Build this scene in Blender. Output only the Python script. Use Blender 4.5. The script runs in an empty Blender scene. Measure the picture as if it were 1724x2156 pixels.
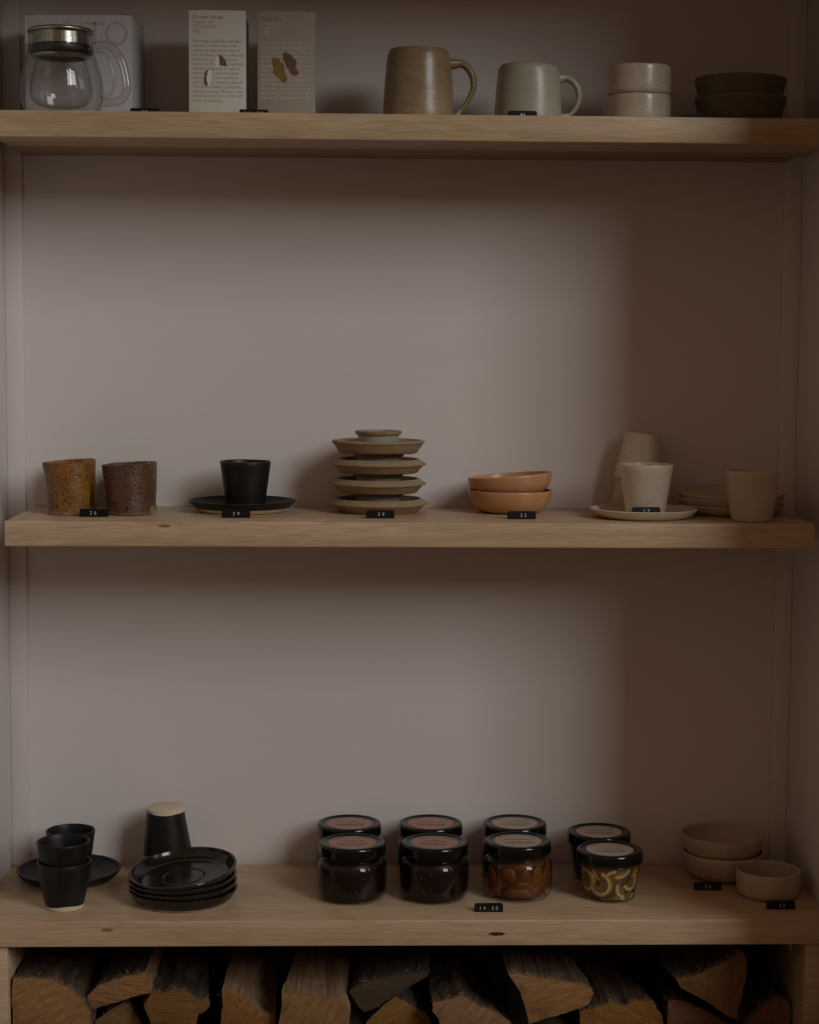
import bpy, bmesh, math, random
from mathutils import Vector, Matrix, noise as mnoise
PI = math.pi
random.seed(7)
scene = bpy.context.scene
COL = scene.collection

# ------------------------------------------------------------------ camera
cam = bpy.data.cameras.new('camera'); camo = bpy.data.objects.new('camera', cam); COL.objects.link(camo)
rt = Vector((0.99948822, -0.03129774, 0.00661423)); up = Vector((-0.00376376, 0.0902731, 0.99590994)); bk = Vector((-0.03176681, -0.99542514, 0.09010911))
m = Matrix.Identity(4)
for i in range(3):
    m[i][0] = rt[i]; m[i][1] = up[i]; m[i][2] = bk[i]
m.translation = (0.43256997, -2.30311763, 0.22175962)
camo.matrix_world = m
cam.lens = 64.7808; cam.sensor_width = 36; cam.clip_start = .05
scene.camera = camo
vs = scene.view_settings
vs.view_transform = 'Standard'; vs.look = 'None'; vs.gamma = 1; vs.use_curve_mapping = False; vs.exposure = 0

ZT, ZM, ZB = 0.50525, 0.0, -0.49985      # tops of the three shelves
YB = 0.2197                              # back wall

# ------------------------------------------------------------------ materials
def nmat(name):
    mt = bpy.data.materials.new(name); mt.use_nodes = True
    nt = mt.node_tree; nt.nodes.clear()
    out = nt.nodes.new('ShaderNodeOutputMaterial')
    return mt, nt, out
def c4(c): return (c[0], c[1], c[2], 1)
def coords(nt, scale, rot=(0, 0, 0), loc=(0, 0, 0)):
    tc = nt.nodes.new('ShaderNodeTexCoord'); mp = nt.nodes.new('ShaderNodeMapping')
    mp.inputs['Scale'].default_value = scale; mp.inputs['Rotation'].default_value = rot; mp.inputs['Location'].default_value = loc
    nt.links.new(tc.outputs['Object'], mp.inputs['Vector'])
    return mp.outputs['Vector']
def noise_fac(nt, scale3, lo, hi, detail=3, rough=.55, rot=(0, 0, 0), dist=0, loc=(0, 0, 0)):
    n = nt.nodes.new('ShaderNodeTexNoise'); n.inputs['Scale'].default_value = 1; n.inputs['Detail'].default_value = detail
    n.inputs['Roughness'].default_value = rough; n.inputs['Distortion'].default_value = dist
    nt.links.new(coords(nt, scale3, rot, loc), n.inputs['Vector'])
    r = nt.nodes.new('ShaderNodeMapRange'); r.inputs['From Min'].default_value = lo; r.inputs['From Max'].default_value = hi
    nt.links.new(n.outputs['Fac'], r.inputs['Value'])
    return r.outputs['Result'], n.outputs['Fac']
def mixc(nt, fac, a, b, k=1):
    mx = nt.nodes.new('ShaderNodeMix'); mx.data_type = 'RGBA'
    if k != 1:
        ml = nt.nodes.new('ShaderNodeMath'); ml.operation = 'MULTIPLY'; ml.inputs[1].default_value = k
        nt.links.new(fac, ml.inputs[0]); fac = ml.outputs[0]
    nt.links.new(fac, mx.inputs['Factor'])
    for s, v in ((mx.inputs['A'], a), (mx.inputs['B'], b)):
        if isinstance(v, tuple): s.default_value = c4(v)
        else: nt.links.new(v, s)
    return mx.outputs['Result']
def pmat(name, col, rough=.5, layers=(), bump=None, spec=.5, metal=0, coat=0, extra=None):
    """layers: (scale3, lo, hi, colour, strength[, rotation]) noise masks mixed over col; bump: (scale3, distance)"""
    mt, nt, out = nmat(name)
    b = nt.nodes.new('ShaderNodeBsdfPrincipled')
    b.inputs['Roughness'].default_value = rough; b.inputs['Metallic'].default_value = metal
    b.inputs['Specular IOR Level'].default_value = spec; b.inputs['Coat Weight'].default_value = coat; b.inputs['Coat Roughness'].default_value = .1
    cur = col
    for L in layers:
        s, lo, hi, c, k = L[:5]; rot = L[5] if len(L) > 5 else (0, 0, 0)
        if not isinstance(s, tuple): s = (s, s, s)
        f, _ = noise_fac(nt, s, lo, hi, rot=rot)
        cur = mixc(nt, f, cur, c, k)
    if extra: cur = extra(nt, cur)
    if isinstance(cur, tuple): b.inputs['Base Color'].default_value = c4(cur)
    else: nt.links.new(cur, b.inputs['Base Color'])
    if bump:
        s, d = bump[:2]
        if not isinstance(s, tuple): s = (s, s, s)
        _, n = noise_fac(nt, s, 0, 1, detail=4)
        bp = nt.nodes.new('ShaderNodeBump'); bp.inputs['Distance'].default_value = d; bp.inputs['Strength'].default_value = 1
        nt.links.new(n, bp.inputs['Height']); nt.links.new(bp.outputs['Normal'], b.inputs['Normal'])
    nt.links.new(b.outputs['BSDF'], out.inputs['Surface'])
    return mt
def thin_glass(name, tint=(.96, .97, .97), edge=(.35, .36, .36), refl=1.0, power=.32):
    """one glass wall: clear face-on, darker where seen edge-on, mirror-like by Fresnel"""
    mt, nt, out = nmat(name)
    lw = nt.nodes.new('ShaderNodeLayerWeight'); lw.inputs['Blend'].default_value = power
    pw = nt.nodes.new('ShaderNodeMath'); pw.operation = 'POWER'; pw.inputs[1].default_value = 2.2
    nt.links.new(lw.outputs['Facing'], pw.inputs[0])
    tr = nt.nodes.new('ShaderNodeBsdfTransparent'); gl = nt.nodes.new('ShaderNodeBsdfGlossy'); gl.inputs['Roughness'].default_value = .02
    nt.links.new(mixc(nt, pw.outputs[0], tint, edge), tr.inputs['Color'])
    lf = nt.nodes.new('ShaderNodeLayerWeight'); lf.inputs['Blend'].default_value = .5
    p5 = nt.nodes.new('ShaderNodeMath'); p5.operation = 'POWER'; p5.inputs[1].default_value = 4.5; nt.links.new(lf.outputs['Facing'], p5.inputs[0])
    ml = nt.nodes.new('ShaderNodeMath'); ml.operation = 'MULTIPLY_ADD'; ml.inputs[1].default_value = .9 * refl; ml.inputs[2].default_value = .045 * refl; nt.links.new(p5.outputs[0], ml.inputs[0])
    ms = nt.nodes.new('ShaderNodeMixShader')
    nt.links.new(ml.outputs[0], ms.inputs[0]); nt.links.new(tr.outputs[0], ms.inputs[1]); nt.links.new(gl.outputs[0], ms.inputs[2])
    nt.links.new(ms.outputs[0], out.inputs['Surface'])
    return mt
def shelf_wood(name, loc, knots=(), rear_band=None, tint=(1, 1, 1)):
    """pale washed timber, grain along X; knots: (x, y, z, rx, rz) ellipses of dark wood on the front edge"""
    mt, nt, out = nmat(name)
    b = nt.nodes.new('ShaderNodeBsdfPrincipled'); b.inputs['Roughness'].default_value = .42; b.inputs['Specular IOR Level'].default_value = .35
    f1, _ = noise_fac(nt, (3.2, 24, 60), .38, .68, detail=4, dist=.8, loc=loc)
    f2, n2 = noise_fac(nt, (26, 260, 460), .42, .68, detail=3, loc=loc)
    f3, _ = noise_fac(nt, (4.5, 8, 30), .56, .70, detail=3, dist=1.4, loc=(loc[0] + 3, loc[1], loc[2]))
    f4, _ = noise_fac(nt, (14, 90, 150), .58, .70, detail=2, dist=.5, loc=(loc[0] + 9, loc[1], loc[2]))
    c = mixc(nt, f1, (.605, .440, .285), (.500, .350, .215))
    c = mixc(nt, f3, c, (.47, .27, .125), .62)
    c = mixc(nt, f4, c, (.33, .22, .13), .40)
    c = mixc(nt, f2, c, (.33, .22, .13), .42)
    if tint != (1, 1, 1):
        tn = nt.nodes.new('ShaderNodeMix'); tn.data_type = 'RGBA'; tn.blend_type = 'MULTIPLY'; tn.inputs['Factor'].default_value = 1; nt.links.new(c, tn.inputs['A']); tn.inputs['B'].default_value = c4(tint); c = tn.outputs['Result']
    if rear_band:                                            # timber turns browner behind this depth
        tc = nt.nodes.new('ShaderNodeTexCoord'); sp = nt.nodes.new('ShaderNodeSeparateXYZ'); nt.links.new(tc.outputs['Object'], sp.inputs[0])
        gt = nt.nodes.new('ShaderNodeMath'); gt.operation = 'GREATER_THAN'; gt.inputs[1].default_value = rear_band; nt.links.new(sp.outputs['Y'], gt.inputs[0])
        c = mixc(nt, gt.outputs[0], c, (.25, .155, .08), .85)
    for (kx, ky, kz, rx, rz, dark) in knots:
        tc = nt.nodes.new('ShaderNodeTexCoord'); mp = nt.nodes.new('ShaderNodeMapping'); mp.vector_type = 'TEXTURE'
        mp.inputs['Location'].default_value = (kx, ky, kz); mp.inputs['Scale'].default_value = (rx, .02, rz)
        nt.links.new(tc.outputs['Object'], mp.inputs['Vector'])
        ln = nt.nodes.new('ShaderNodeVectorMath'); ln.operation = 'LENGTH'; nt.links.new(mp.outputs[0], ln.inputs[0])
        nn, raw = noise_fac(nt, (260, 260, 500), .3, .7)
        ad = nt.nodes.new('ShaderNodeMath'); ad.operation = 'MULTIPLY_ADD'; ad.inputs[1].default_value = .9; nt.links.new(raw, ad.inputs[0]); nt.links.new(ln.outputs['Value'], ad.inputs[2])
        r = nt.nodes.new('ShaderNodeMapRange'); r.inputs['From Min'].default_value = 1.5; r.inputs['From Max'].default_value = 1.1
        nt.links.new(ad.outputs[0], r.inputs['Value'])
        c = mixc(nt, r.outputs['Result'], c, dark)
    nt.links.new(c, b.inputs['Base Color'])
    bp = nt.nodes.new('ShaderNodeBump'); bp.inputs['Distance'].default_value = .0003; nt.links.new(n2, bp.inputs['Height']); nt.links.new(bp.outputs['Normal'], b.inputs['Normal'])
    nt.links.new(b.outputs['BSDF'], out.inputs['Surface'])
    return mt

M = {}
M['wall'] = pmat('painted_wall', (.70, .645, .605), .62, [((4, 4, 40), .35, .75, (.685, .63, .59), .5), (9, .5, .8, (.715, .66, .62), .5)], bump=((30, 30, 300), .00012), spec=.3)
M['shelf_top'] = shelf_wood('top_shelf_timber', (0, 0, 0), rear_band=.100, tint=(.86, .85, .78))
M['shelf_mid'] = shelf_wood('middle_shelf_timber', (4, 2, 1), [(.199, 0, -.0055, .0095, .0020, (.22, .13, .07))])
M['shelf_bot'] = shelf_wood('bottom_shelf_timber', (8, 5, 3), [(.619, -.039, -.5178, .0125, .0028, (.035, .025, .02)), (.129, -.039, -.511, .009, .0026, (.24, .14, .075))])
M['panel'] = shelf_wood('panel_timber', (1, 7, 2))
def ceramic(name, col, rough=.35, speck=(.12, .08, .05), amount=.64, size=520, k=.75, var=None, bump=.0002, coat=0, spec=.5):
    L = [(40, .35, .75, var or tuple(x * .85 for x in col), .6)]
    if speck: L.append((size, amount, amount + .05, speck, k))
    return pmat(name, col, rough, L, bump=(300, bump), coat=coat, spec=spec)
M['black'] = pmat('black_satin_glaze', (.0095, .0088, .0080), .42, [(90, .45, .7, (.013, .0115, .010), .7)], bump=(500, .00008), spec=.34)
M['black_gloss'] = pmat('black_gloss_glaze', (.010, .0085, .0065), .13, [(60, .45, .7, (.014, .012, .009), .7)], bump=(120, .00015))
M['cream'] = pmat('unglazed_cream_clay', (.66, .56, .42), .85, [(200, .4, .7, (.56, .47, .34), .6)], bump=(900, .0002))
M['white'] = ceramic('speckled_white_glaze', (.68, .59, .455), .30, (.26, .17, .10), .66, 560, bump=.0004)
M['white_matt'] = ceramic('speckled_matt_stoneware', (.56, .47, .34), .55, (.20, .135, .08), .635, 560, bump=.0002)
M['oat'] = ceramic('oatmeal_speckled_glaze', (.52, .455, .345), .24, (.15, .09, .045), .635, 430)
M['oat_bowl'] = ceramic('oatmeal_stoneware', (.45, .365, .25), .42, (.16, .11, .065), .63, 560)
M['mug_brown'] = pmat('olive_brown_glaze', (.265, .195, .108), .30, [((60, 60, 240), .4, .7, (.205, .142, .072), .8), (650, .58, .66, (.08, .05, .025), .6), (14, .5, .75, (.34, .265, .155), .6)], bump=((140, 140, 300), .00022))
M['mug_green'] = pmat('pale_celadon_glaze', (.36, .35, .265), .33, [((50, 50, 160), .45, .75, (.31, .29, .205), .7), (900, .62, .7, (.2, .15, .09), .5)], bump=((150, 150, 300), .00018))
M['mug_edge'] = pmat('rust_glaze_edge', (.30, .17, .075), .4, [(200, .4, .7, (.38, .28, .17), .8)], bump=(400, .0002))
M['dark_bowl'] = pmat('dark_olive_glaze', (.125, .098, .06), .42, [((60, 60, 300), .4, .7, (.09, .068, .04), .8)], bump=((100, 100, 500), .0002))
M['mustard'] = pmat('mustard_speckled_glaze', (.27, .115, .014), .26, [(45, .42, .72, (.16, .075, .028), .8), (480, .575, .615, (.015, .012, .011), .95), (230, .63, .67, (.018, .014, .012), .92)], bump=(330, .0010))
M['brown'] = pmat('brown_speckled_glaze', (.115, .050, .024), .24, [(35, .45, .7, (.085, .052, .040), .8), (400, .575, .625, (.013, .009, .008), .95), (60, .6, .75, (.17, .072, .022), .6)], bump=(330, .0012))
M['clay'] = pmat('raw_brown_clay', (.30, .19, .10), .8, [(300, .4, .7, (.16, .09, .05), .8)], bump=(500, .001))
M['clay_dark'] = pmat('raw_dark_clay', (.17, .09, .055), .7, [(300, .4, .7, (.08, .045, .03), .8)], bump=(500, .001))
M['sand'] = pmat('sandy_ash_glaze', (.345, .255, .15), .62, [((30, 30, 200), .4, .7, (.25, .165, .085), .75), (16, .58, .74, (.36, .355, .275), .85), (13, .62, .72, (.33, .155, .045), .8), (900, .5, .7, (.20, .13, .07), .45)], bump=(500, .0006))
M['sand_in'] = pmat('grey_green_glaze', (.31, .315, .25), .45, [(60, .4, .7, (.24, .235, .175), .7)], bump=(400, .0002))
M['rust_line'] = pmat('rust_clay_line', (.33, .19, .085), .75, [(120, .4, .7, (.22, .125, .055), .8)], bump=(500, .0004))
M['terra'] = pmat('terracotta_glaze', (.51, .255, .118), .33, [((25, 25, 260), .4, .72, (.48, .225, .095), .7), (20, .55, .75, (.60, .34, .18), .6)], bump=((60, 60, 350), .0003))
M['tag'] = pmat('black_plastic', (.0045, .0045, .005), .45, spec=.22)
M['digit'] = pmat('white_digit', (.62, .62, .62), .6)
M['carton'] = pmat('white_card', (.52, .495, .50), .65, [(700, .4, .7, (.495, .475, .48), .6)])
M['carton_in'] = pmat('brown_card_edge', (.16, .12, .09), .85)
M['carton_print'] = pmat('grey_print', (.43, .405, .405), .65)
M['tea_cream'] = pmat('cream_card', (.64, .62, .53), .7, [(900, .4, .7, (.61, .585, .50), .7)])
M['tea_kraft'] = pmat('grey_kraft_card', (.36, .315, .25), .8, [(900, .4, .7, (.32, .275, .215), .8)])
M['tea_side'] = pmat('pale_kraft_side', (.48, .44, .36), .8, [(700, .4, .7, (.43, .39, .31), .8)])
M['ink_grey'] = pmat('grey_ink', (.36, .335, .285), .8)
M['ink_red'] = pmat('red_brown_ink', (.36, .13, .065), .8)
M['ink_pale'] = pmat('pale_ink', (.56, .52, .46), .8)
M['coconut'] = pmat('coconut_flesh_print', (.74, .72, .72), .7)
M['coco_husk'] = pmat('coconut_husk_print', (.22, .10, .05), .7, [(400, .4, .7, (.11, .05, .028), .8)])
M['ginger'] = pmat('ginger_flesh_print', (.185, .135, .026), .7, [(250, .4, .7, (.145, .10, .02), .8)])
M['ginger_skin'] = pmat('ginger_skin_print', (.16, .072, .038), .7, [((500, 500, 200), .42, .65, (.085, .038, .024), .9)])
M['glass'] = thin_glass('clear_glass', (.98, .98, .975), (.22, .22, .215), 1.0, .30)
M['glass_handle'] = thin_glass('clear_glass_handle', (.93, .93, .925), (.16, .155, .145), 1.3, .42)
M['steel'] = pmat('brushed_steel', (.42, .37, .30), .30, metal=1, bump=((30, 30, 900), .0001))
M['silicone'] = pmat('black_silicone', (.006, .006, .006), .45)
M['jar_glass'] = thin_glass('jar_glass', (.93, .94, .93), (.22, .22, .21), .85, .22)
M['lid'] = pmat('black_lacquered_lid', (.0045, .0045, .0045), .16, spec=.45)
M['label_pink'] = pmat('pink_paper', (.42, .255, .185), .75)
M['label_buff'] = pmat('buff_paper', (.45, .36, .275), .75)
M['label_ink'] = pmat('label_ink', (.055, .03, .025), .8)
M['jam'] = pmat('dark_fig_jam', (.0075, .0026, .0018), .4, [(140, .5, .7, (.014, .0035, .002), .8)], bump=(250, .0004), spec=.2)
M['jam_red'] = pmat('dark_red_jam', (.022, .0038, .0026), .4, [(120, .5, .7, (.012, .003, .002), .8)], bump=(200, .0005), spec=.2)
M['seed'] = pmat('golden_seed', (.42, .22, .03), .35)
M['apricot'] = pmat('pickled_apricot', (.150, .053, .006), .42, [(45, .4, .7, (.12, .028, .003), .8), (70, .55, .75, (.17, .080, .009), .7)], bump=(200, .0002), spec=.2)
M['apricot_brine'] = pmat('amber_brine', (.070, .027, .005), .5, [(70, .4, .7, (.024, .009, .003), .8)], spec=.2)
M['peppercorn'] = pmat('black_peppercorn', (.01, .008, .006), .5)
M['lemon_peel'] = pmat('lemon_peel', (.42, .21, .012), .35, [(120, .4, .7, (.33, .145, .008), .7)], bump=(500, .0004))
M['lemon_pith'] = pmat('lemon_pith', (.54, .42, .20), .5, [(200, .4, .7, (.42, .30, .11), .6)])
M['lemon_flesh'] = pmat('lemon_flesh', (.19, .115, .028), .35, [(160, .42, .66, (.125, .07, .017), .9)], bump=(180, .0008))
M['lemon_brine'] = pmat('spiced_lemon_brine', (.110, .064, .016), .5, [(160, .45, .7, (.07, .038, .010), .8), (40, .5, .7, (.16, .09, .02), .6)], bump=(150, .0006))
M['bark'] = pmat('dark_bark', (.050, .030, .017), .9, [((60, 14, 60), .45, .65, (.105, .066, .036), .8), (25, .55, .75, (.016, .012, .01), .85), ((120, 30, 120), .55, .7, (.17, .11, .06), .4)], bump=((90, 30, 90), .006))
M['bark_grey'] = pmat('weathered_grey_wood', (.075, .063, .05), .9, [((160, 8, 160), .42, .62, (.038, .031, .025), .85), ((60, 6, 60), .55, .7, (.13, .11, .085), .5)], bump=((200, 10, 200), .002))
M['split'] = pmat('split_firewood', (.30, .185, .095), .8, [((170, 7, 170), .42, .62, (.19, .11, .055), .85), ((50, 5, 50), .5, .7, (.36, .235, .13), .6), (20, .6, .75, (.15, .085, .045), .7)], bump=((220, 10, 220), .0022))
M['split_dark'] = pmat('dark_split_firewood', (.135, .083, .045), .85, [((190, 7, 190), .42, .6, (.06, .035, .02), .9)], bump=((240, 10, 240), .0025))
M['splinter'] = pmat('pale_splinter', (.31, .20, .11), .8)
M['metal_strip'] = pmat('pale_metal_strip', (.5, .48, .45), .4)
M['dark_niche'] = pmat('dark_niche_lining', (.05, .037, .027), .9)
def frayed(c0, depth=.011, k=.75):
    def f(nt, cur):
        tc = nt.nodes.new('ShaderNodeTexCoord'); sp = nt.nodes.new('ShaderNodeSeparateXYZ'); nt.links.new(tc.outputs['Object'], sp.inputs[0])
        _, nz = noise_fac(nt, (170, 40, 170), 0, 1, detail=4)
        ad = nt.nodes.new('ShaderNodeMath'); ad.operation = 'MULTIPLY_ADD'; ad.inputs[1].default_value = -.050; ad.inputs[2].default_value = .025 + depth; nt.links.new(nz, ad.inputs[0])
        sb = nt.nodes.new('ShaderNodeMath'); sb.operation = 'SUBTRACT'; nt.links.new(ad.outputs[0], sb.inputs[0]); nt.links.new(sp.outputs['Y'], sb.inputs[1])
        r = nt.nodes.new('ShaderNodeMapRange'); r.inputs['From Min'].default_value = -.003; r.inputs['From Max'].default_value = .006; nt.links.new(sb.outputs[0], r.inputs['Value'])
        return mixc(nt, r.outputs['Result'], cur, c0, k)
    return f
M['bark'] = pmat('dark_bark', (.055, .032, .017), .9, [((60, 14, 60), .45, .65, (.115, .070, .036), .8), (25, .55, .75, (.016, .011, .008), .85), ((120, 30, 120), .55, .7, (.18, .115, .06), .4)], bump=((90, 30, 90), .006), extra=frayed((.22, .135, .068)))
M['split_dark'] = pmat('dark_split_firewood', (.135, .080, .040), .85, [((190, 7, 190), .42, .6, (.055, .031, .016), .9)], bump=((240, 10, 240), .0025), extra=frayed((.28, .175, .09)))
M['bark_grey'] = pmat('weathered_grey_wood', (.075, .060, .044), .9, [((160, 8, 160), .42, .62, (.036, .028, .021), .85), ((60, 6, 60), .55, .7, (.13, .105, .075), .5)], bump=((200, 10, 200), .002), extra=frayed((.15, .11, .07), .003, .6))
def end_grain(name, a, b, cx, cz, saw_rot, ring=150, dark=(.10, .05, .022), patch=None):
    """sawn end: growth rings about (cx, cz) in the object's own space, plus diagonal saw marks"""
    mt, nt, out = nmat(name)
    bs = nt.nodes.new('ShaderNodeBsdfPrincipled'); bs.inputs['Roughness'].default_value = .85; bs.inputs['Specular IOR Level'].default_value = .25
    v = coords(nt, (1, 1, 1), loc=(-cx, 0, -cz))
    w = nt.nodes.new('ShaderNodeTexWave'); w.wave_type = 'RINGS'; w.rings_direction = 'Y'; w.inputs['Scale'].default_value = ring * .55
    w.inputs['Distortion'].default_value = 2.2; w.inputs['Detail'].default_value = 3; w.inputs['Detail Scale'].default_value = .35; w.inputs['Detail Roughness'].default_value = .6
    nt.links.new(v, w.inputs['Vector'])
    f1, _ = noise_fac(nt, (28, 28, 28), .35, .7)
    n_ = nt.nodes.new('ShaderNodeTexNoise'); n_.inputs['Scale'].default_value = 1; n_.inputs['Detail'].default_value = 2
    mp0 = nt.nodes.new('ShaderNodeMapping'); mp0.inputs['Scale'].default_value = (30, 30, 620); nt.links.new(coords(nt, (1, 1, 1), rot=(0, saw_rot, 0)), mp0.inputs['Vector']); nt.links.new(mp0.outputs[0], n_.inputs['Vector'])
    r2 = nt.nodes.new('ShaderNodeMapRange'); r2.inputs['From Min'].default_value = .44; r2.inputs['From Max'].default_value = .64; nt.links.new(n_.outputs['Fac'], r2.inputs['Value'])
    f2, n2 = r2.outputs['Result'], n_.outputs['Fac']
    f3, _ = noise_fac(nt, (18, 18, 18), .60, .74, loc=(5, 1, 2))
    a = (a[0] * 1.35, a[1] * 1.2, a[2] * .98); b = (b[0] * 1.35, b[1] * 1.18, b[2] * .92)
    c = mixc(nt, f1, a, b)
    c = mixc(nt, w.outputs['Fac'], c, tuple(x * .55 for x in a), .5)
    c = mixc(nt, f2, c, dark, .5)
    c = mixc(nt, f3, c, dark, .7)
    nt.links.new(c, bs.inputs['Base Color'])
    bp = nt.nodes.new('ShaderNodeBump'); bp.inputs['Distance'].default_value = .0016; nt.links.new(n2, bp.inputs['Height']); nt.links.new(bp.outputs['Normal'], bs.inputs['Normal'])
    nt.links.new(bs.outputs['BSDF'], out.inputs['Surface'])
    return mt

# ------------------------------------------------------------------ mesh helpers
def link(name, bm, mats, parent=None, loc=(0, 0, 0), rot=(0, 0, 0), smooth=True, angle=40):
    bmesh.ops.recalc_face_normals(bm, faces=bm.faces)
    me = bpy.data.meshes.new(name); bm.to_mesh(me); bm.free()
    if not isinstance(mats, (list, tuple)): mats = [mats]
    for x in mats: me.materials.append(x)
    if smooth:
        me.polygons.foreach_set('use_smooth', [True] * len(me.polygons))
        try: me.set_sharp_from_angle(angle=math.radians(angle))
        except Exception: pass
    o = bpy.data.objects.new(name, me); COL.objects.link(o)
    o.location = loc; o.rotation_euler = rot
    if parent: o.parent = parent
    return o
def tag(o, label, cat, group=None):
    o['label'] = label; o['category'] = cat
    if group: o['group'] = group
    return o
def struct(name, bm, mat, **k):
    o = link(name, bm, mat, **k); o['kind'] = 'structure'; return o
def empty(name, loc, rz=0):
    o = bpy.data.objects.new(name, None); COL.objects.link(o); o.location = loc; o.rotation_euler = (0, 0, rz); o.empty_display_size = .02
    return o
def copy_tree(o, loc=None, rot=None, parent=None):
    c = o.copy(); COL.objects.link(c)
    if parent: c.parent = parent
    if loc is not None: c.location = loc
    if rot is not None: c.rotation_euler = rot
    for ch in list(o.children): copy_tree(ch, parent=c)
    return c
def box(bm, x0, x1, y0, y1, z0, z1, bevel=0, seg=2, mi=0):
    g = bmesh.ops.create_cube(bm, size=1, matrix=Matrix.Translation(((x0 + x1) / 2, (y0 + y1) / 2, (z0 + z1) / 2)) @ Matrix.Diagonal((x1 - x0, y1 - y0, z1 - z0, 1)))
    vs_ = g['verts']; es = list({e for v in vs_ for e in v.link_edges})
    fs = {f for v in vs_ for f in v.link_faces}
    for f in fs: f.material_index = mi
    if bevel: bmesh.ops.bevel(bm, geom=es, offset=bevel, segments=seg, affect='EDGES', profile=.5, clamp_overlap=True)
    return vs_
def bm_box(*a, **k):
    bm = bmesh.new(); box(bm, *a, **k); return bm
def rounded(prof, r=.0015, n=3):
    """replace inner corners of an open (r,z) polyline by short arcs"""
    out = [prof[0]]
    for i in range(1, len(prof) - 1):
        p = Vector(prof[i]); a = Vector(prof[i - 1]) - p; b = Vector(prof[i + 1]) - p
        if a.length < 1e-7 or b.length < 1e-7: out.append(prof[i]); continue
        d = min(r, a.length * .45, b.length * .45)
        A = p + a.normalized() * d; B = p + b.normalized() * d
        for k in range(n + 1):
            t = k / n; q = A * (1 - t) ** 2 + p * 2 * t * (1 - t) + B * t * t; out.append((q.x, q.y))
    out.append(prof[-1]); return out
def lathe(prof, seg=96, fn=None, mi=None, bm=None, cap=True, centre=(0, 0)):
    """revolve (r,z) points; fn(r,z,theta)->(r,z) deforms; mi(i) material index of ring i"""
    bm = bm or bmesh.new(); rings = []
    for (r, z) in prof:
        if r < 1e-6: rings.append([bm.verts.new((centre[0], centre[1], z))]); continue
        ring = []
        for k in range(seg):
            t = 2 * PI * k / seg; rr, zz = fn(r, z, t) if fn else (r, z)
            ring.append(bm.verts.new((centre[0] + rr * math.cos(t), centre[1] + rr * math.sin(t), zz)))
        rings.append(ring)
    for i in range(len(rings) - 1):
        a, b = rings[i], rings[i + 1]
        for k in range(seg):
            k2 = (k + 1) % seg
            if len(a) == 1 and len(b) == 1: continue
            if len(a) == 1: vs_ = (a[0], b[k], b[k2])
            elif len(b) == 1: vs_ = (a[k], a[k2], b[0])
            else: vs_ = (a[k], a[k2], b[k2], b[k])
            f = bm.faces.new(vs_)
            if mi: f.material_index = mi(i)
    return bm
def tube(bm, pts, radii, seg=14, ell=None, closed_ends=True, axis=Vector((0, 1, 0))):
    """tube through points; radii: float or list; ell: (in-plane half width, along-axis half width) per point"""
    rings = []; n = len(pts)
    P = [Vector(p) for p in pts]
    for i in range(n):
        t = (P[min(i + 1, n - 1)] - P[max(i - 1, 0)]).normalized()
        s = axis if abs(t.dot(axis)) < .95 else Vector((1, 0, 0))
        u = t.cross(s).normalized(); w = u.cross(t).normalized()
        if ell: ra, rb = ell[i] if isinstance(ell, list) else ell
        else: ra = rb = radii[i] if isinstance(radii, (list, tuple)) else radii
        rings.append([bm.verts.new(P[i] + u * ra * math.cos(2 * PI * k / seg) + w * rb * math.sin(2 * PI * k / seg)) for k in range(seg)])
    for i in range(n - 1):
        for k in range(seg):
            bm.faces.new((rings[i][k], rings[i][(k + 1) % seg], rings[i + 1][(k + 1) % seg], rings[i + 1][k]))
    if closed_ends: bm.faces.new(rings[0]); bm.faces.new(rings[-1])
    return bm
def spline(pts, n=8):
    """Catmull-Rom through points"""
    P = [Vector(p) for p in pts]; P = [P[0] * 2 - P[1]] + P + [P[-1] * 2 - P[-2]]; out = []
    for i in range(1, len(P) - 2):
        for k in range(n):
            t = k / n; a, b, c, d = P[i - 1], P[i], P[i + 1], P[i + 2]
            out.append(.5 * ((2 * b) + (c - a) * t + (2 * a - 5 * b + 4 * c - d) * t * t + (3 * b - a - 3 * c + d) * t ** 3))
    out.append(P[-2]); return out
_font_cache = {}
def glyphs(s, pitch=None):
    """mesh of a line of lettering in the XY plane, starting at x=0, cap height about .7"""
    key = (s, pitch)
    if key in _font_cache: return _font_cache[key]
    def conv(t):
        cu = bpy.data.curves.new('t', 'FONT'); cu.body = t; cu.resolution_u = 3; cu.fill_mode = 'FRONT'
        ob = bpy.data.objects.new('t', cu); COL.objects.link(ob)
        dg = bpy.context.evaluated_depsgraph_get(); dg.update()
        me = bpy.data.meshes.new_from_object(ob.evaluated_get(dg))
        V = [tuple(v.co) for v in me.vertices]; F = [tuple(p.vertices) for p in me.polygons]
        bpy.data.objects.remove(ob); bpy.data.curves.remove(cu); bpy.data.meshes.remove(me)
        return V, F
    if pitch is None: res = conv(s)
    else:
        V, F = [], []
        for i, ch in enumerate(s):
            if ch == ' ': continue
            v, f = conv(ch); xs = [p[0] for p in v]; off = i * pitch + pitch / 2 - (min(xs) + max(xs)) / 2; b = len(V)
            V += [(p[0] + off, p[1], p[2]) for p in v]; F += [tuple(k + b for k in q) for q in f]
        res = (V, F)
    _font_cache[key] = res
    return res
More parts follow.
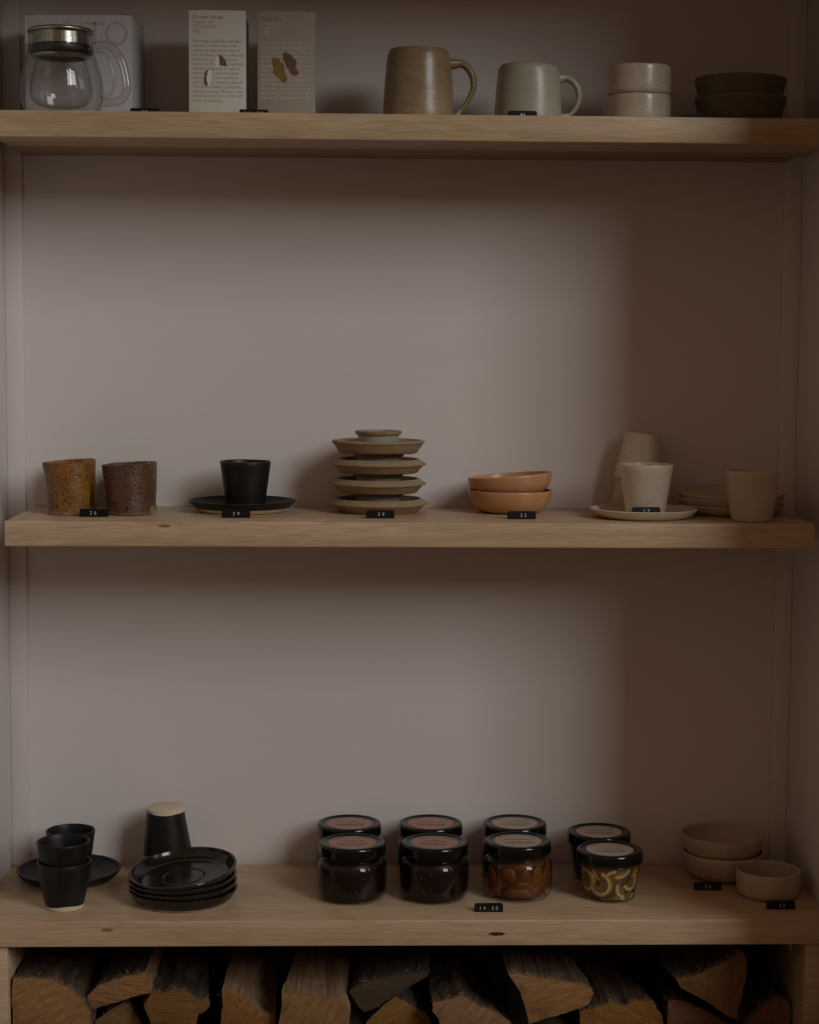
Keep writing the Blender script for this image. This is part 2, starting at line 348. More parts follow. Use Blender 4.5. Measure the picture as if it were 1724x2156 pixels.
def text_into(bm, s, x, y, size, width=None, pitch=None, align='L', fn=None):
    """adds lettering to bm in local (X right, Z up) on a plane facing -Y; fn maps (x, z) -> xyz"""
    V, F = glyphs(s, pitch)
    if not V: return
    x0 = min(v[0] for v in V); x1 = max(v[0] for v in V)
    sx = (width / (x1 - x0)) if width else size
    w = (x1 - x0) * sx; off = {'L': 0, 'C': -w / 2, 'R': -w}[align]
    vs_ = []
    for v in V:
        px = x + off + (v[0] - x0) * sx; pz = y + v[1] * size
        vs_.append(bm.verts.new(fn(px, pz) if fn else (px, 0, pz)))
    for f in F:
        try: bm.faces.new([vs_[k] for k in f])
        except ValueError: pass
def stroke(bm, pts, w, fn=None):
    """flat ribbon of width w along 2-D points in the XZ plane"""
    n = len(pts); L = []; R = []
    for i in range(n):
        a = Vector(pts[max(i - 1, 0)]); b = Vector(pts[min(i + 1, n - 1)]); t = (b - a).normalized(); nn = Vector((-t.y, t.x)) * w / 2
        p = Vector(pts[i]); l, r = p + nn, p - nn
        L.append(bm.verts.new(fn(l.x, l.y) if fn else (l.x, 0, l.y))); R.append(bm.verts.new(fn(r.x, r.y) if fn else (r.x, 0, r.y)))
    for i in range(n - 1): bm.faces.new((L[i], L[i + 1], R[i + 1], R[i]))

# ------------------------------------------------------------------ the alcove
XL, XR = -.0340, 1.0440
bm = bm_box(XL - .12, XR + .12, YB, YB + .1, -.80, .90); struct('wall_back', bm, M['wall'])
bm = bm_box(XL - .12, XL, -.24, YB, -.80, .90, bevel=.003); struct('wall_left', bm, M['wall'])
bm = bm_box(XR, XR + .12, -.24, YB, -.80, .90, bevel=.003); struct('wall_right', bm, M['wall'])
bm = bm_box(XL, XR, -.24, YB, .764, .90); struct('ceiling', bm, M['wall'])
bm = bm_box(XL, -.0103, YB - .009, YB, ZB, .772, bevel=.0010); struct('trim_1', bm, M['wall'])
bm = bm_box(1.0208, XR, YB - .009, YB, ZB, .772, bevel=.0010); struct('trim_2', bm, M['wall'])
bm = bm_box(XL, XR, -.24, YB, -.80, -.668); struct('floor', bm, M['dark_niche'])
bm = bm_box(XL, .0037, -.034, YB, -.668, ZB - .0333, bevel=.0012); struct('trim_3', bm, M['panel'])
bm = bm_box(1.0125, XR, -.034, YB, -.668, ZB - .0333, bevel=.0012); struct('trim_4', bm, M['panel'])
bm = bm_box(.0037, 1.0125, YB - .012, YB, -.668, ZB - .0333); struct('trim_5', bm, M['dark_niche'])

def shelf(name_mat, x0, x1, y0, z, t, label, bev=.0016, gap=0):
    bm = bm_box(x0, x1, y0, YB - gap, z - t, z, bevel=bev, seg=3)
    return tag(link('shelf', bm, M[name_mat]), label, 'shelf', 'timber shelves in the alcove')
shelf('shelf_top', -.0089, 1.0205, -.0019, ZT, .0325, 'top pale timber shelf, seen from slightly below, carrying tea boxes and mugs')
shelf('shelf_mid', 0, 1.02, 0, ZM, .032, 'middle pale timber shelf carrying the speckled cups and terracotta bowls', .0022)
shelf('shelf_bot', XL, XR, -.0387, ZB, .0333, 'lowest deep pale timber shelf carrying the jars, with a dark knot in its front edge', gap=.0050)
for x, lab in ((.0046, 'small pale metal strip under the left end of the lowest shelf'), (1.0024, 'small pale metal strip under the right end of the lowest shelf')):
    bm = bm_box(x, x + .0014, .0, .012, -.554, ZB - .0334, bevel=.0003)
    tag(link('metal_strip', bm, M['metal_strip'], loc=(0, 0, 0)), lab, 'bracket')

# ------------------------------------------------------------------ cups, saucers, plates, bowls
def wob(seed, a=.0004):
    def f(r, z, t):
        d = a * mnoise.noise(Vector((math.cos(t) * 1.1 + seed, math.sin(t) * 1.1, z * 25)))
        return r + d, z + d * .6
    return f
def cup_prof(rb, rt_, h, th=.003, rim=.0014, floor=.004, bulge=0):
    P = [(0, 0), (rb * .92, 0), (rb, .0012)]
    n = 8
    for i in range(1, n): 
        t = i / n; P.append((rb + (rt_ - rb) * t + bulge * math.sin(PI * t), .0012 + (h - .0012) * t))
    P += [(rt_, h - rim), (rt_ - rim * .3, h - rim * .3), (rt_ - th / 2, h), (rt_ - th + rim * .3, h - rim * .3), (rt_ - th, h - rim)]
    for i in range(n - 1, 0, -1):
        t = i / n; z = floor + (h - floor) * t; tt = z / h
        P.append((rb + (rt_ - rb) * tt + bulge * math.sin(PI * tt) - th, z))
    P += [(rb - th - .003, floor), (0, floor)]
    return P
def plate_prof(rb, rr, h, th=.004, floor=.005, ring=None, bow=.35):
    """saucer: flat base rb, wall bowing out to rim rr at height h, flat floor inside"""
    P = [(0, 0), (rb - .003, 0), (rb, .001)]
    for i in range(1, 7):
        t = i / 7; a = t * PI / 2
        P.append((rb + (rr - rb) * (math.sin(a) * (1 - bow) + t * bow), .001 + (h - .001) * ((1 - math.cos(a)) * (1 - bow) + t * bow)))
    P += [(rr, h - .0012), (rr - .0006, h - .0003), (rr - th * .5, h), (rr - th + .0004, h - .0005), (rr - th, h - .0018)]
    for i in range(6, 0, -1):
        t = i / 7; a = t * PI / 2; ri = rb - .004
        P.append((ri + (rr - th - ri) * (math.sin(a) * (1 - bow) + t * bow), floor + (h - .002 - floor) * ((1 - math.cos(a)) * (1 - bow) + t * bow)))
    P.append((rb - .006, floor))
    if ring: P += [(ring + .0012, floor), (ring + .0004, floor + .0007), (ring - .0006, floor + .0005), (ring - .0016, floor - .0006)]
    P.append((0, floor - (.0006 if ring else 0)))
    return P
def foot_bm(rb, rt_, h0, slope, seed, th=.0006, low=.004):
    """unglazed base: a skin just outside the cup wall with an uneven dipped upper edge"""
    bm = bmesh.new(); seg = 96; A = []; B = []; Cc = []
    for k in range(seg):
        t = 2 * PI * k / seg
        z = low + .0016 * math.sin(t + seed) + .0007 * math.sin(3 * t + seed * 2); z = max(z, .0016)
        r1 = rb + slope * z + th
        A.append(bm.verts.new(((rb * .93) * math.cos(t), (rb * .93) * math.sin(t), -.0002)))
        B.append(bm.verts.new(((rb + th) * math.cos(t), (rb + th) * math.sin(t), .0008)))
        Cc.append(bm.verts.new((r1 * math.cos(t), r1 * math.sin(t), z)))
    D = [bm.verts.new((v.co.x * .96, v.co.y * .96, v.co.z)) for v in Cc]
    c = bm.verts.new((0, 0, -.0002))
    for k in range(seg):
        j = (k + 1) % seg
        bm.faces.new((c, A[j], A[k])); bm.faces.new((A[k], A[j], B[j], B[k])); bm.faces.new((B[k], B[j], Cc[j], Cc[k])); bm.faces.new((Cc[k], Cc[j], D[j], D[k]))
    return bm
def cup(name, mat, loc, rb, rt_, h, label, group=None, rot=(0, 0, 0), foot=None, bulge=0, th=.003, seed=1, cat='cup', low=.004, wa=.0004):
    o = link(name, lathe(cup_prof(rb, rt_, h, th, bulge=bulge), fn=wob(seed, wa)), M[mat], loc=loc, rot=rot)
    if foot: link('unglazed_foot', foot_bm(rb, rt_, h, (rt_ - rb) / h, seed, low=low), M[foot], parent=o)
    return tag(o, label, cat, group)
def plate(name, mat, loc, rb, rr, h, label, group=None, rot=(0, 0, 0), foot=None, seed=1, th=.004, floor=.005, ring=None, cat='saucer', bow=.35, fh=.0028):
    o = link(name, lathe(plate_prof(rb, rr, h, th, floor, ring, bow), seg=128, fn=wob(seed, .0005)), M[mat], loc=loc, rot=rot)
    if foot:
        pr = plate_prof(rb, rr, h, th, floor, ring, bow)[2:9]; lo = [p for p in pr if p[1] < fh]; nx = pr[len(lo)]; k = (fh - lo[-1][1]) / (nx[1] - lo[-1][1])
        lo.append((lo[-1][0] + (nx[0] - lo[-1][0]) * k, fh))
        link('unglazed_foot', lathe([(0, -.0003), (rb - .003, -.0003)] + [(r_ + .0006, z_) for r_, z_ in lo] + [(lo[-1][0] - .002, fh)], seg=128, fn=wob(seed, .0005)), M[foot], parent=o)
    return tag(o, label, cat, group)

# -- middle shelf: mustard and brown cups, rolled from a slab with an overlapping seam
def slab_cup(name, mat, footmat, loc, rb, h, flare, seed, seam, label, group, rotz=0):
    seg = 160
    def fn(r, z, t):
        u = z / h
        d = ((t - PI + PI) % (2 * PI)) - PI
        lip = flare * max(0, math.cos(t - PI)) ** 6 * max(0, u - .1) ** 1.8
        s = ((t - seam) % (2 * PI)) / (2 * PI)
        step = .0030 * s if r > rb - .002 else .0030 * s
        n = .0007 * mnoise.noise(Vector((math.cos(t) * 2 + seed, math.sin(t) * 2, z * 60)))
        ov = -.0016 * math.cos(t - PI) * u * u if u > .5 else 0
        return r + lip + step - .0015 + n, z + n * 1.2 + ov
    P = [(0, .0002), (rb - .003, 0), (rb, .002)]
    for i in range(1, 12):
        u = i / 12; P.append((rb + .0018 * u * u + .0006 * math.sin(PI * u), .002 + (h - .002) * u))
    rt_ = rb + .0018
    P += [(rt_, h - .001), (rt_ - .0014, h), (rt_ - .0030, h - .001)]
    for i in range(11, 0, -1): u = i / 12; P.append((rb + .0018 * u * u - .0030, .005 + (h - .005) * u))
    P += [(rb - .006, .005), (0, .005)]
    o = link(name, lathe(P, seg=seg, fn=fn), M[mat], loc=loc, rot=(0, 0, rotz))
    bmf = lathe([(rb - .004, -.0002), (rb + .0004, -.0002), (rb + .0018, .001), (rb + .0016, .0035), (rb - .001, .0045)], seg=seg, fn=lambda r, z, t: (fn(r, z, t)[0] + .0007 * mnoise.noise(Vector((t * 6 + seed, z * 300, 0))), max(-.0002, z + (.0012 * mnoise.noise(Vector((t * 4, seed, 0))) if z > .002 else 0))))
    link('rough_foot', bmf, M[footmat], parent=o)
    return tag(o, label, 'cup', group)
G = 'speckled slab cups on the middle shelf'
slab_cup('slab_cup', 'mustard', 'clay', (.0662, .103, ZM), .0268, .0690, .0080, 1.3, -.35, 'mustard yellow speckled cup, front one at the left end of the middle shelf', G)
slab_cup('slab_cup', 'mustard', 'clay', (.0612, .185, ZM), .0268, .0650, .0020, 4.1, -1.2, 'mustard speckled cup half hidden behind the front mustard cup', G)
slab_cup('slab_cup', 'brown', 'clay_dark', (.1432, .103, ZM), .0276, .0665, .0075, 7.7, -.30, 'dark brown speckled cup with a pointed lip, in front of its brown twin', G)
slab_cup('slab_cup', 'brown', 'clay', (.1430, .185, ZM), .0272, .0618, .0015, 9.2, -1.0, 'brown speckled cup half hidden behind the front dark brown cup', G)

# -- black cup and saucer
plate('saucer', 'black', (.2881, .1462, ZM), .0560, .0712, .0160, 'matt black saucer with cream base under the black cup on the middle shelf', foot='cream', seed=2, fh=.0060, bow=.6)
cup('cup', 'black', (.2925, .1440, ZM + .0051), .0258, .0338, .0625, 'matt black tapered cup standing on the black saucer, middle shelf', seed=5)

# -- four stacked sandy stoneware flanged saucers, each with a raised central ring
def flanged(i, z, top):
    if top: P = [(0, .0), (.0500, 0), (.0522, .0012), (.0605, .0130), (.0615, .0146), (.0600, .0163), (.0545, .0168), (.0530, .0150), (.0470, .0110)]; hc = .0292; rc = .0288
    else:
        w = [.0655, .0632, .0630][i]
        P = [(0, .0), (.0490, 0), (.0520, .0012), (w - .003, .0098), (w, .0116), (w - .0015, .0130), (w - .0095, .0186), (w - .0115, .0180), (w - .016, .0110), (.046, .0070)]; hc = .0262; rc = .0312
    body = rounded(P, .0012) + [(rc + .002, .0050), (0, .0050)]
    o = link('flanged_saucer', lathe(body, seg=128, fn=wob(i * 3 + 1, .0007)), M['sand'], loc=(.4690 - (.0003 if i % 2 else -.0004), .150, z))
    rl = .0016
    C_ = [(rc - .005, .0045), (rc - .001, .0045), (rc - .0012, .008), (rc - .0016, hc - .007), (rc + .0006, hc - .0046), (rc + rl, hc - .0042), (rc + rl, hc - .0008), (rc, hc - .0001), (rc - .0035, hc - .0001), (rc - .005, hc - .002), (rc - .005, .0045)]
    link('inner_ring', lathe(rounded(C_, .0008), seg=96, fn=wob(i + 20, .0005)), M['sand_in'], parent=o)
    link('ring_edge', lathe(rounded([(rc - .001, hc - .0048), (rc + rl + .0004, hc - .0044), (rc + rl + .0004, hc - .0006), (rc - .001, hc + .0000)], .0006), seg=96, fn=wob(i + 20, .0006)), M['rust_line'], parent=o)
    link('rust_foot', lathe([(.0470, -.0002), (.0503, -.0002), (.0527, .0010), (.0537, .0026), (.0500, .0026)], seg=96, fn=wob(i * 3 + 1, .0007)), M['rust_line'], parent=o)
    wl = .0615 if top else w
    zl = .0142 if top else .0116
    link('rust_edge', lathe([(wl - .004, zl - .0008), (wl + .0003, zl - .0010), (wl + .0006, zl), (wl + .0002, zl + .0007), (wl - .004, zl + .0004)], seg=128, fn=wob(i * 3 + 1, .0007)), M['rust_line'], parent=o)
    return tag(o, ['lowest of the four stacked sandy stoneware flanged saucers, touching the shelf', 'second lowest sandy stoneware flanged saucer in the stack of four', 'third sandy stoneware flanged saucer, directly beneath the topmost one', 'topmost sandy stoneware flanged saucer, its grey-green ring open to view'][i], 'saucer', 'stacked stoneware saucers')
for i in range(4): flanged(i, .0002 + i * .0264, i == 3)

# -- terracotta bowls
def bowl_prof(rb, rr, h, th=.0032, k=1.0):
    P = [(0, 0), (rb - .002, 0), (rb, .0008)]
    for i in range(1, 12):
        a = i / 12 * PI / 2
        P.append((rb + (rr - rb) * (math.sin(a) ** k), .0008 + (h - .0008) * (1 - math.cos(a)) ** .92))
    P += [(rr, h - .001), (rr - th * .15, h - .0003), (rr - th / 2, h), (rr - th * .85, h - .0004), (rr - th, h - .0014)]
    for i in range(11, 0, -1):
        a = i / 12 * PI / 2
        P.append((rb - th * .6 + (rr - th - rb + th * .6) * math.sin(a) ** k, .0040 + (h - .0050) * (1 - math.cos(a)) ** .92))
    P += [(rb * .6, .0040), (0, .0040)]
    return P
G = 'terracotta bowls on the middle shelf'
tag(link('bowl', lathe(bowl_prof(.034, .0568, .0305), seg=128, fn=wob(3, .0004)), M['terra'], loc=(.6455, .150, ZM)), 'lower terracotta bowl, flat on the shelf beneath the tilted one', 'bowl', G)
tag(link('bowl', lathe(bowl_prof(.034, .0566, .0300), seg=128, fn=wob(8, .0004)), M['terra'], loc=(.6469, .150, .0205), rot=(math.radians(-1.5), math.radians(-4.6), 0)), 'upper terracotta bowl, tilted with its right side raised', 'bowl', G)

# -- white speckled cup and saucer, inverted cups, plates, right-hand cup
plate('saucer', 'white', (.8140, .0812, ZM), .0560, .0706, .0128, 'white speckled saucer under the white cup, middle shelf', seed=11, th=.005, floor=.0045, bow=.4)
cup('cup', 'white', (.8168, .0822, ZM + .0048), .0252, .0352, .0652, 'white speckled tapered cup standing upright on the white saucer', seed=12, bulge=.0003)
cup('cup', 'white_matt', (.8192, .1835, .0668), .0232, .0342, .0668, 'lower upside-down white cup, standing on the shelf behind the cup and saucer', seed=14, rot=(PI, 0, 0), group='upside-down white cups')
a = math.radians(6.5)
cup('cup', 'white', (.8292, .1835, .1052), .0252, .0335, .0640, 'upper upside-down white cup, leaning on top of the other upside-down cup', seed=15, rot=(PI, a, 0), group='upside-down white cups')
G = 'stacked white plates on the middle shelf'
plate('plate', 'white_matt', (.9418, .146, ZM), .0592, .0714, .0135, 'bottom plate of the three stacked speckled plates behind the right-hand cup', G, seed=21, cat='plate', th=.005)
plate('plate', 'white_matt', (.9414, .146, .0085), .0592, .0714, .0132, 'middle plate of the three stacked speckled plates behind the right-hand cup', G, seed=22, cat='plate', rot=(0, math.radians(.4), 0), th=.005)
plate('plate', 'white_matt', (.9428, .145, .0165), .0592, .0702, .0140, 'top plate of the three stacked speckled plates, its hollow open to view', G, seed=23, cat='plate', rot=(math.radians(3), math.radians(-.6), 0), th=.005)
cup('cup', 'white_matt', (.9478, .0430, ZM), .0256, .0340, .0648, 'matt oatmeal cup at the right end of the middle shelf, in front of the plates', seed=24, bulge=.0012)

# -- top shelf: mugs, stacked cups, dark bowls
def mug(mat, loc, prof_out, th, hp, hr, label, seed, hl):
    h = prof_out[-1][1]
    P = [(0, 0)] + rounded(prof_out, .002)
    inn = [(r - th, z) for (r, z) in prof_out[::-1] if z > .006]
    P = P + [(prof_out[-1][0] - th * .5, h + .0005)] + inn + [(inn[-1][0] - .004, .005), (0, .005)]
    o = link('mug', lathe(P, seg=112, fn=wob(seed, .0006)), M[mat], loc=loc)
    bm = bmesh.new(); pts = spline([(x, 0, z) for x, z in hp], 8); n = len(pts)
    ell = []
    for i in range(n):
        t = i / (n - 1); wv = hr * (1.25 - .75 * t + .15 * math.sin(t * PI)); fl = .0035 * max(0, 1 - t * 4.5) + .004 * max(0, t * 9 - 8)
        ell.append((wv + fl, wv * 1.45 + fl))
    tube(bm, pts, 0, seg=20, ell=ell)
    for v in bm.verts:
        g = .0006 * math.cos((v.co.y / hr) * 3.2); v.co.x += g * .6
    link('handle', bm, M[mat], parent=o)
    r_ = prof_out[-1][0]; link('rim_edge', lathe([(r_ + .0002, h - .0012), (r_ + .0002, h), (r_ - th * .5, h + .0008), (r_ - th - .0002, h), (r_ - th - .0002, h - .001)], seg=96, fn=wob(seed, .0006)), M['mug_edge'], parent=o)
    return tag(o, label, 'mug', 'mugs on the top shelf')
mug('mug_brown', (.5168, .085, ZT), [(.0435, 0), (.0452, .002), (.0450, .013), (.0437, .046), (.0413, .074), (.0398, .084), (.0372, .0900)], .0032,
    [(.0350, .0735), (.0450, .0742), (.0545, .0742), (.0625, .0690), (.0688, .0580), (.0700, .0450), (.0650, .0320), (.0560, .0180), (.0450, .0060)], .0042, 'tall olive brown stoneware mug with strap handle, on the top shelf', 3, 0)
mug('mug_green', (.6577, .090, ZT), [(.0415, 0), (.0432, .002), (.0430, .012), (.0419, .037), (.0400, .062), (.0388, .0690), (.0362, .0730)], .0032,
    [(.0340, .0570), (.0410, .0582), (.0490, .0586), (.0570, .0540), (.0635, .0450), (.0650, .0340), (.0620, .0230), (.0540, .0130), (.0400, .0085)], .0040, 'short pale celadon green mug with round handle, on the top shelf', 6, 0)
G = 'stacked oatmeal tumblers on the top shelf'
def tumbler(z, label, s):
    P = [(0, 0), (.0375, 0), (.0392, .0015), (.0408, .0045), (.0410, .012), (.0409, .030), (.0405, .0350), (.0394, .0366), (.0380, .0366), (.0372, .034), (.0370, .008), (.034, .004), (0, .004)]
    tag(link('tumbler', lathe(rounded(P, .0012), seg=112, fn=wob(s, .0004)), M['oat'], loc=(.7998, .090, z)), label, 'cup', G)
tumbler(ZT, 'lower of two stacked oatmeal speckled cups on the top shelf', 31)
tumbler(ZT + .0368, 'upper of two stacked oatmeal speckled cups on the top shelf', 34)
G = 'stacked dark bowls on the top shelf'
def dbowl(z, x, label, s, rot=(0, 0, 0)):
    P = [(0, 0), (.047, 0), (.0495, .001), (.0535, .012), (.0572, .028), (.0588, .0345), (.0582, .0372), (.0566, .0380), (.0548, .0372), (.0540, .035), (.0505, .016), (.046, .005), (0, .005)]
    tag(link('bowl', lathe(rounded(P, .0015), seg=128, fn=wob(s, .0005)), M['dark_bowl'], loc=(x, .100, z), rot=rot), label, 'bowl', G)
dbowl(ZT, .9330, 'lower of two stacked dark olive bowls at the right of the top shelf', 41)
dbowl(ZT + .0235, .9322, 'upper of two stacked dark olive bowls at the right of the top shelf', 42, (0, math.radians(.6), 0))

# -- bottom shelf: black ware
plate('saucer', 'black', (.0535, .148, ZB), .0545, .0698, .0155, 'matt black saucer at the left end of the lowest shelf, lone cup standing on it', foot='cream', seed=51, th=.0048)
cup('cup', 'black', (.0556, .150, ZB + .0051), .0250, .0332, .0620, 'black cup standing on the black saucer, behind the two nested black cups', seed=52)
G = 'nested black cups on the lowest shelf'
cup('cup', 'black', (.0668, .0225, ZB), .0238, .0346, .0610, 'lower of two nested black cups, with cream foot, left of the lowest shelf', G, foot='cream', seed=53, low=.0048, bulge=.0012)
cup('cup', 'black', (.0660, .0225, ZB + .0272), .0238, .0340, .0600, 'upper black cup nested inside another at the left of the lowest shelf', G, seed=56)
cup('cup', 'black', (.1826, .168, ZB + .0630), .0226, .0330, .0630, 'black upside-down cup nearly hidden under another, behind the black plates', seed=57, rot=(PI, 0, 0), foot='cream', group='upside-down black cups')
cup('cup', 'black', (.1815, .168, ZB + .0945), .0246, .0330, .0640, 'black upside-down cup raised behind the black plates, cream base upwards', seed=58, rot=(PI + math.radians(1), math.radians(-2.5), 0), foot='cream', group='upside-down black cups', low=.0060)
G = 'stacked black plates on the lowest shelf'
lab = ['lowest black plate of the stack of four, with thin cream foot on the wood', 'second black plate up in the stack of four', 'third black plate up, just beneath the glossy tilted one', 'topmost glossy black plate of the stack, tilted towards the viewer']
for i, (z, rx, ry, dx) in enumerate([(0, 0, 0, 0), (.0082, 1.0, -1.8, .0004), (.0166, 1.8, -2.6, .0000), (.0262, 5.5, -5.4, .0010)]):
    plate('plate', 'black_gloss', (.2160 + dx, .0530, ZB + z), .0590, .0706, .0178, lab[i], G, rot=(math.radians(rx), math.radians(ry), 0), foot='cream' if i == 0 else None, seed=60 + i, th=.0038, floor=.0045, ring=.0275, cat='plate', bow=.5)

# -- bottom shelf: bowls at right
G = 'nested oatmeal bowls on the lowest shelf'
tag(link('bowl', lathe(bowl_prof(.034, .0556, .0370), seg=128, fn=wob(71, .0005)), M['oat_bowl'], loc=(.9430, .152, ZB)), 'lower of two nested oatmeal bowls at the right of the lowest shelf', 'bowl', G)
tag(link('bowl', lathe(bowl_prof(.036, .0570, .0340, th=.004), seg=128, fn=wob(72, .0006)), M['oat_bowl'], loc=(.9416, .152, ZB + .0268)), 'upper of two nested oatmeal bowls, its hollow open to view', 'bowl', G)
P = [(0, 0), (.0345, 0), (.0375, .0015), (.0405, .0055), (.0417, .011), (.0420, .020), (.0419, .0335), (.0412, .0347), (.0402, .0350), (.0392, .0346), (.0386, .0335), (.0385, .012), (.036, .0055), (.032, .0045), (0, .0045)]
tag(link('bowl', lathe(rounded(P, .0010), seg=128, fn=wob(73, .0004)), M['oat_bowl'], loc=(.9868, .0670, ZB)), 'small straight-sided oatmeal bowl in front of the right wall, lowest shelf', 'bowl')

# ------------------------------------------------------------------ price tags
def price_tag(loc, txt, label, rz=0, w=.0362, pitch=.0042, off=0, rx=0, dh=.0044):
    bm = bmesh.new(); d = .0085; h = .0100; c = .0022
    sec = [(-w / 2, 0), (w / 2, 0), (w / 2, h - c), (w / 2 - c * .3, h - c * .3), (w / 2 - c, h), (-w / 2 + c, h), (-w / 2 + c * .3, h - c * .3), (-w / 2, h - c)]
    f = [bm.verts.new((x, z * .12, z)) for x, z in sec]; b = [bm.verts.new((x, d - z * .18, z)) for x, z in sec]
    bm.faces.new(f); bm.faces.new(b[::-1])
    for i in range(len(sec)):
        j = (i + 1) % len(sec); bm.faces.new((f[i], f[j], b[j], b[i]))
    bmesh.ops.bevel(bm, geom=list(bm.edges), offset=.0004, segments=2, affect='EDGES')
    o = link('price_tag', bm, M['tag'], loc=loc, rot=(rx, 0, rz))
    if not txt: return tag(o, label, 'price tag', 'black price tags on the shelves')
    bm = bmesh.new()
    text_into(bm, txt, off, .0031, dh / .70, pitch=pitch * .70 / dh, align='C', fn=lambda x, z: (x, z * .12 - .00016, z))
    link('price_digits', bm, M['digit'], parent=o, smooth=False)
    return tag(o, label, 'price tag', 'black price tags on the shelves')
price_tag((.1725, .048, ZT), '55', 'black price tag 55 at the right corner of the white carton')
price_tag((.3089, .049, ZT), '14.50', 'black price tag 14.50 on the top shelf between the two tea boxes', pitch=.0055)
price_tag((.6455, .035, ZT), '44', 'black price tag 44 in front of the pale green mug', pitch=.0036)
price_tag((.8680, .047, ZT), '', 'price tag nearly hidden by the shelf edge beside the dark bowls', w=.0352)
price_tag((.1030, .0600, ZM), '26', 'black price tag 26 between the mustard and brown cups, middle shelf', off=-.0006, pitch=.0056)
price_tag((.2851, .0545, ZM), '39', 'black price tag 39 in front of the black cup and saucer', off=.0005, pitch=.0058)
price_tag((.4703, .0550, ZM), '39', 'black price tag 39 in front of the stacked stoneware saucers', off=.0012, pitch=.0056)
price_tag((.6520, .0490, ZM), '22', 'black price tag 22 in front of the terracotta bowls', off=.0022, pitch=.0052)
price_tag((.8120, .0420, ZM + .0074), '39', 'black price tag 39 standing in the white saucer against the white cup', pitch=.0055, rx=math.radians(-16))
price_tag((.6109, -.0060, ZB), '14.50', 'black price tag 14.50 at the front of the lowest shelf by the jars', pitch=.0053)
price_tag((.9105, .0855, ZB), '26', 'black price tag 26 in front of the two nested oatmeal bowls', off=-.0004, pitch=.0056, rz=math.radians(-1.5))
price_tag((.9893, .0015, ZB), '22', 'black price tag 22 in front of the small straight-sided bowl', off=.0010, pitch=.0046, rz=math.radians(-1))

# ------------------------------------------------------------------ jars
def jar_profiles(kind):
    if kind == 'round':
        o = [(0, .0035), (.030, .0020), (.0345, 0), (.0385, .0006), (.0425, .0040), (.0450, .0095), (.0455, .0150), (.0455, .0400), (.0450, .0455), (.0430, .0500), (.0395, .0530), (.0378, .0545), (.0378, .0570), (.0386, .0578), (.0378, .0588), (.0378, .0660)]
    else:
        o = [(0, .0030), (.026, .0018), (.0295, 0), (.0325, .0006), (.0343, .0035), (.0352, .0080), (.0398, .0440), (.0404, .0455), (.0418, .0468), (.0423, .0480), (.0418, .0492), (.0400, .0500), (.0396, .0600)]
    return o
def strip(bm, x0, x1, z, h, fn):
    v = [bm.verts.new(fn(x, y)) for x, y in ((x0, z), (x1, z), (x1, z + h), (x0, z + h))]; bm.faces.new(v)
def jar(kind, loc, contents, labmat, title, label, group, lab_rot=0, seed=0, seeds=0, title2=None):
    o = link('jar', lathe(rounded(jar_profiles(kind), .0012), seg=112), M['jar_glass'], loc=loc)
    zl = .0590 if kind == 'round' else .0502; top = .0745 if kind == 'round' else .0650
    R = .0437
    lp = [(R - .003, zl - .0002), (R - .0006, zl), (R, zl + .0008), (R - .0003, top - .0032), (R - .0012, top - .0010), (R - .0034, top), (R - .0062, top - .0004), (R - .0074, top - .0016), (R - .0086, top - .0018), (0, top - .0018)]
    lid = link('lid', lathe(rounded(lp, .0007), seg=128), M['lid'], parent=o)
    zt = top - .0018
    rl = .0310
    lb = link('paper_label', lathe([(0, .0003), (rl, .0003), (rl, -.0001)], seg=96), M[labmat], parent=lid, loc=(0, 0, zt), rot=(0, 0, lab_rot))
    bm = bmesh.new(); fn = lambda x, y: (x, y, .00042)
    rnd = random.Random(seed)
    text_into(bm, title, 0, .0036, .0052, width=.034, align='C', fn=fn)
    if title2: text_into(bm, title2, 0, -.0012, .0034, align='C', fn=fn)
    for k in range(3):                                            # rows of small print, too small to read in the photograph
        y = -.0065 - k * .0042; x = -.021 + k * .003
        while x < .021 - k * .003:
            w = rnd.uniform(.0012, .004); strip(bm, x, x + w, y, .0013, fn); x += w + .0008
    for k in range(34):                                           # small print round the upper rim of the label
        a0 = math.radians(30 + k * 3.6); a1 = a0 + math.radians(rnd.uniform(1.4, 2.8))
        if rnd.random() < .12: continue
        bm.faces.new([bm.verts.new((r_ * math.cos(a_), r_ * math.sin(a_), .00042)) for r_, a_ in ((.0262, a1), (.0262, a0), (.0280, a0), (.0280, a1))])
    link('lettering', bm, M['label_ink'], parent=lb, smooth=False)
    # contents
    ip = [(r - .0022 if r > .004 else r, z + .0022) for r, z in jar_profiles(kind)]
    ip = [p for p in ip if p[1] < (.0565 if kind == 'round' else .0485)]
    fill = ip + [(ip[-1][0] - .002, ip[-1][1] + .0006), (0, ip[-1][1] + .0006)]
    link('contents', lathe(rounded(fill, .001), seg=96, fn=lambda r, z, t: (r - ({'apricot_brine': .0050, 'lemon_brine': .0036}.get(contents, 0) if r > .02 else 0), z)), M[contents], parent=o)
    if seeds:
        sm = bmesh.new(); bmesh.ops.create_icosphere(sm, subdivisions=2, radius=.00055); first = None
        for k in range(seeds):
            a_ = rnd.uniform(-PI * .95, -PI * .05); z = rnd.uniform(.012, .050); r_ = .0455 - .0021 if z < .042 else .0425 - .0018
            p = (r_ * math.cos(a_), r_ * math.sin(a_), z); s_ = rnd.uniform(.5, 1.25)
            if first is None: first = link('seed', sm, M['seed'], parent=o, loc=p); c_ = first
            else:
                c_ = first.copy(); COL.objects.link(c_); c_.parent = o; c_.location = p
            c_.scale = (s_, s_, s_ * 1.2)
    return tag(o, label, 'jar', group)
G = 'preserve jars on the lowest shelf'
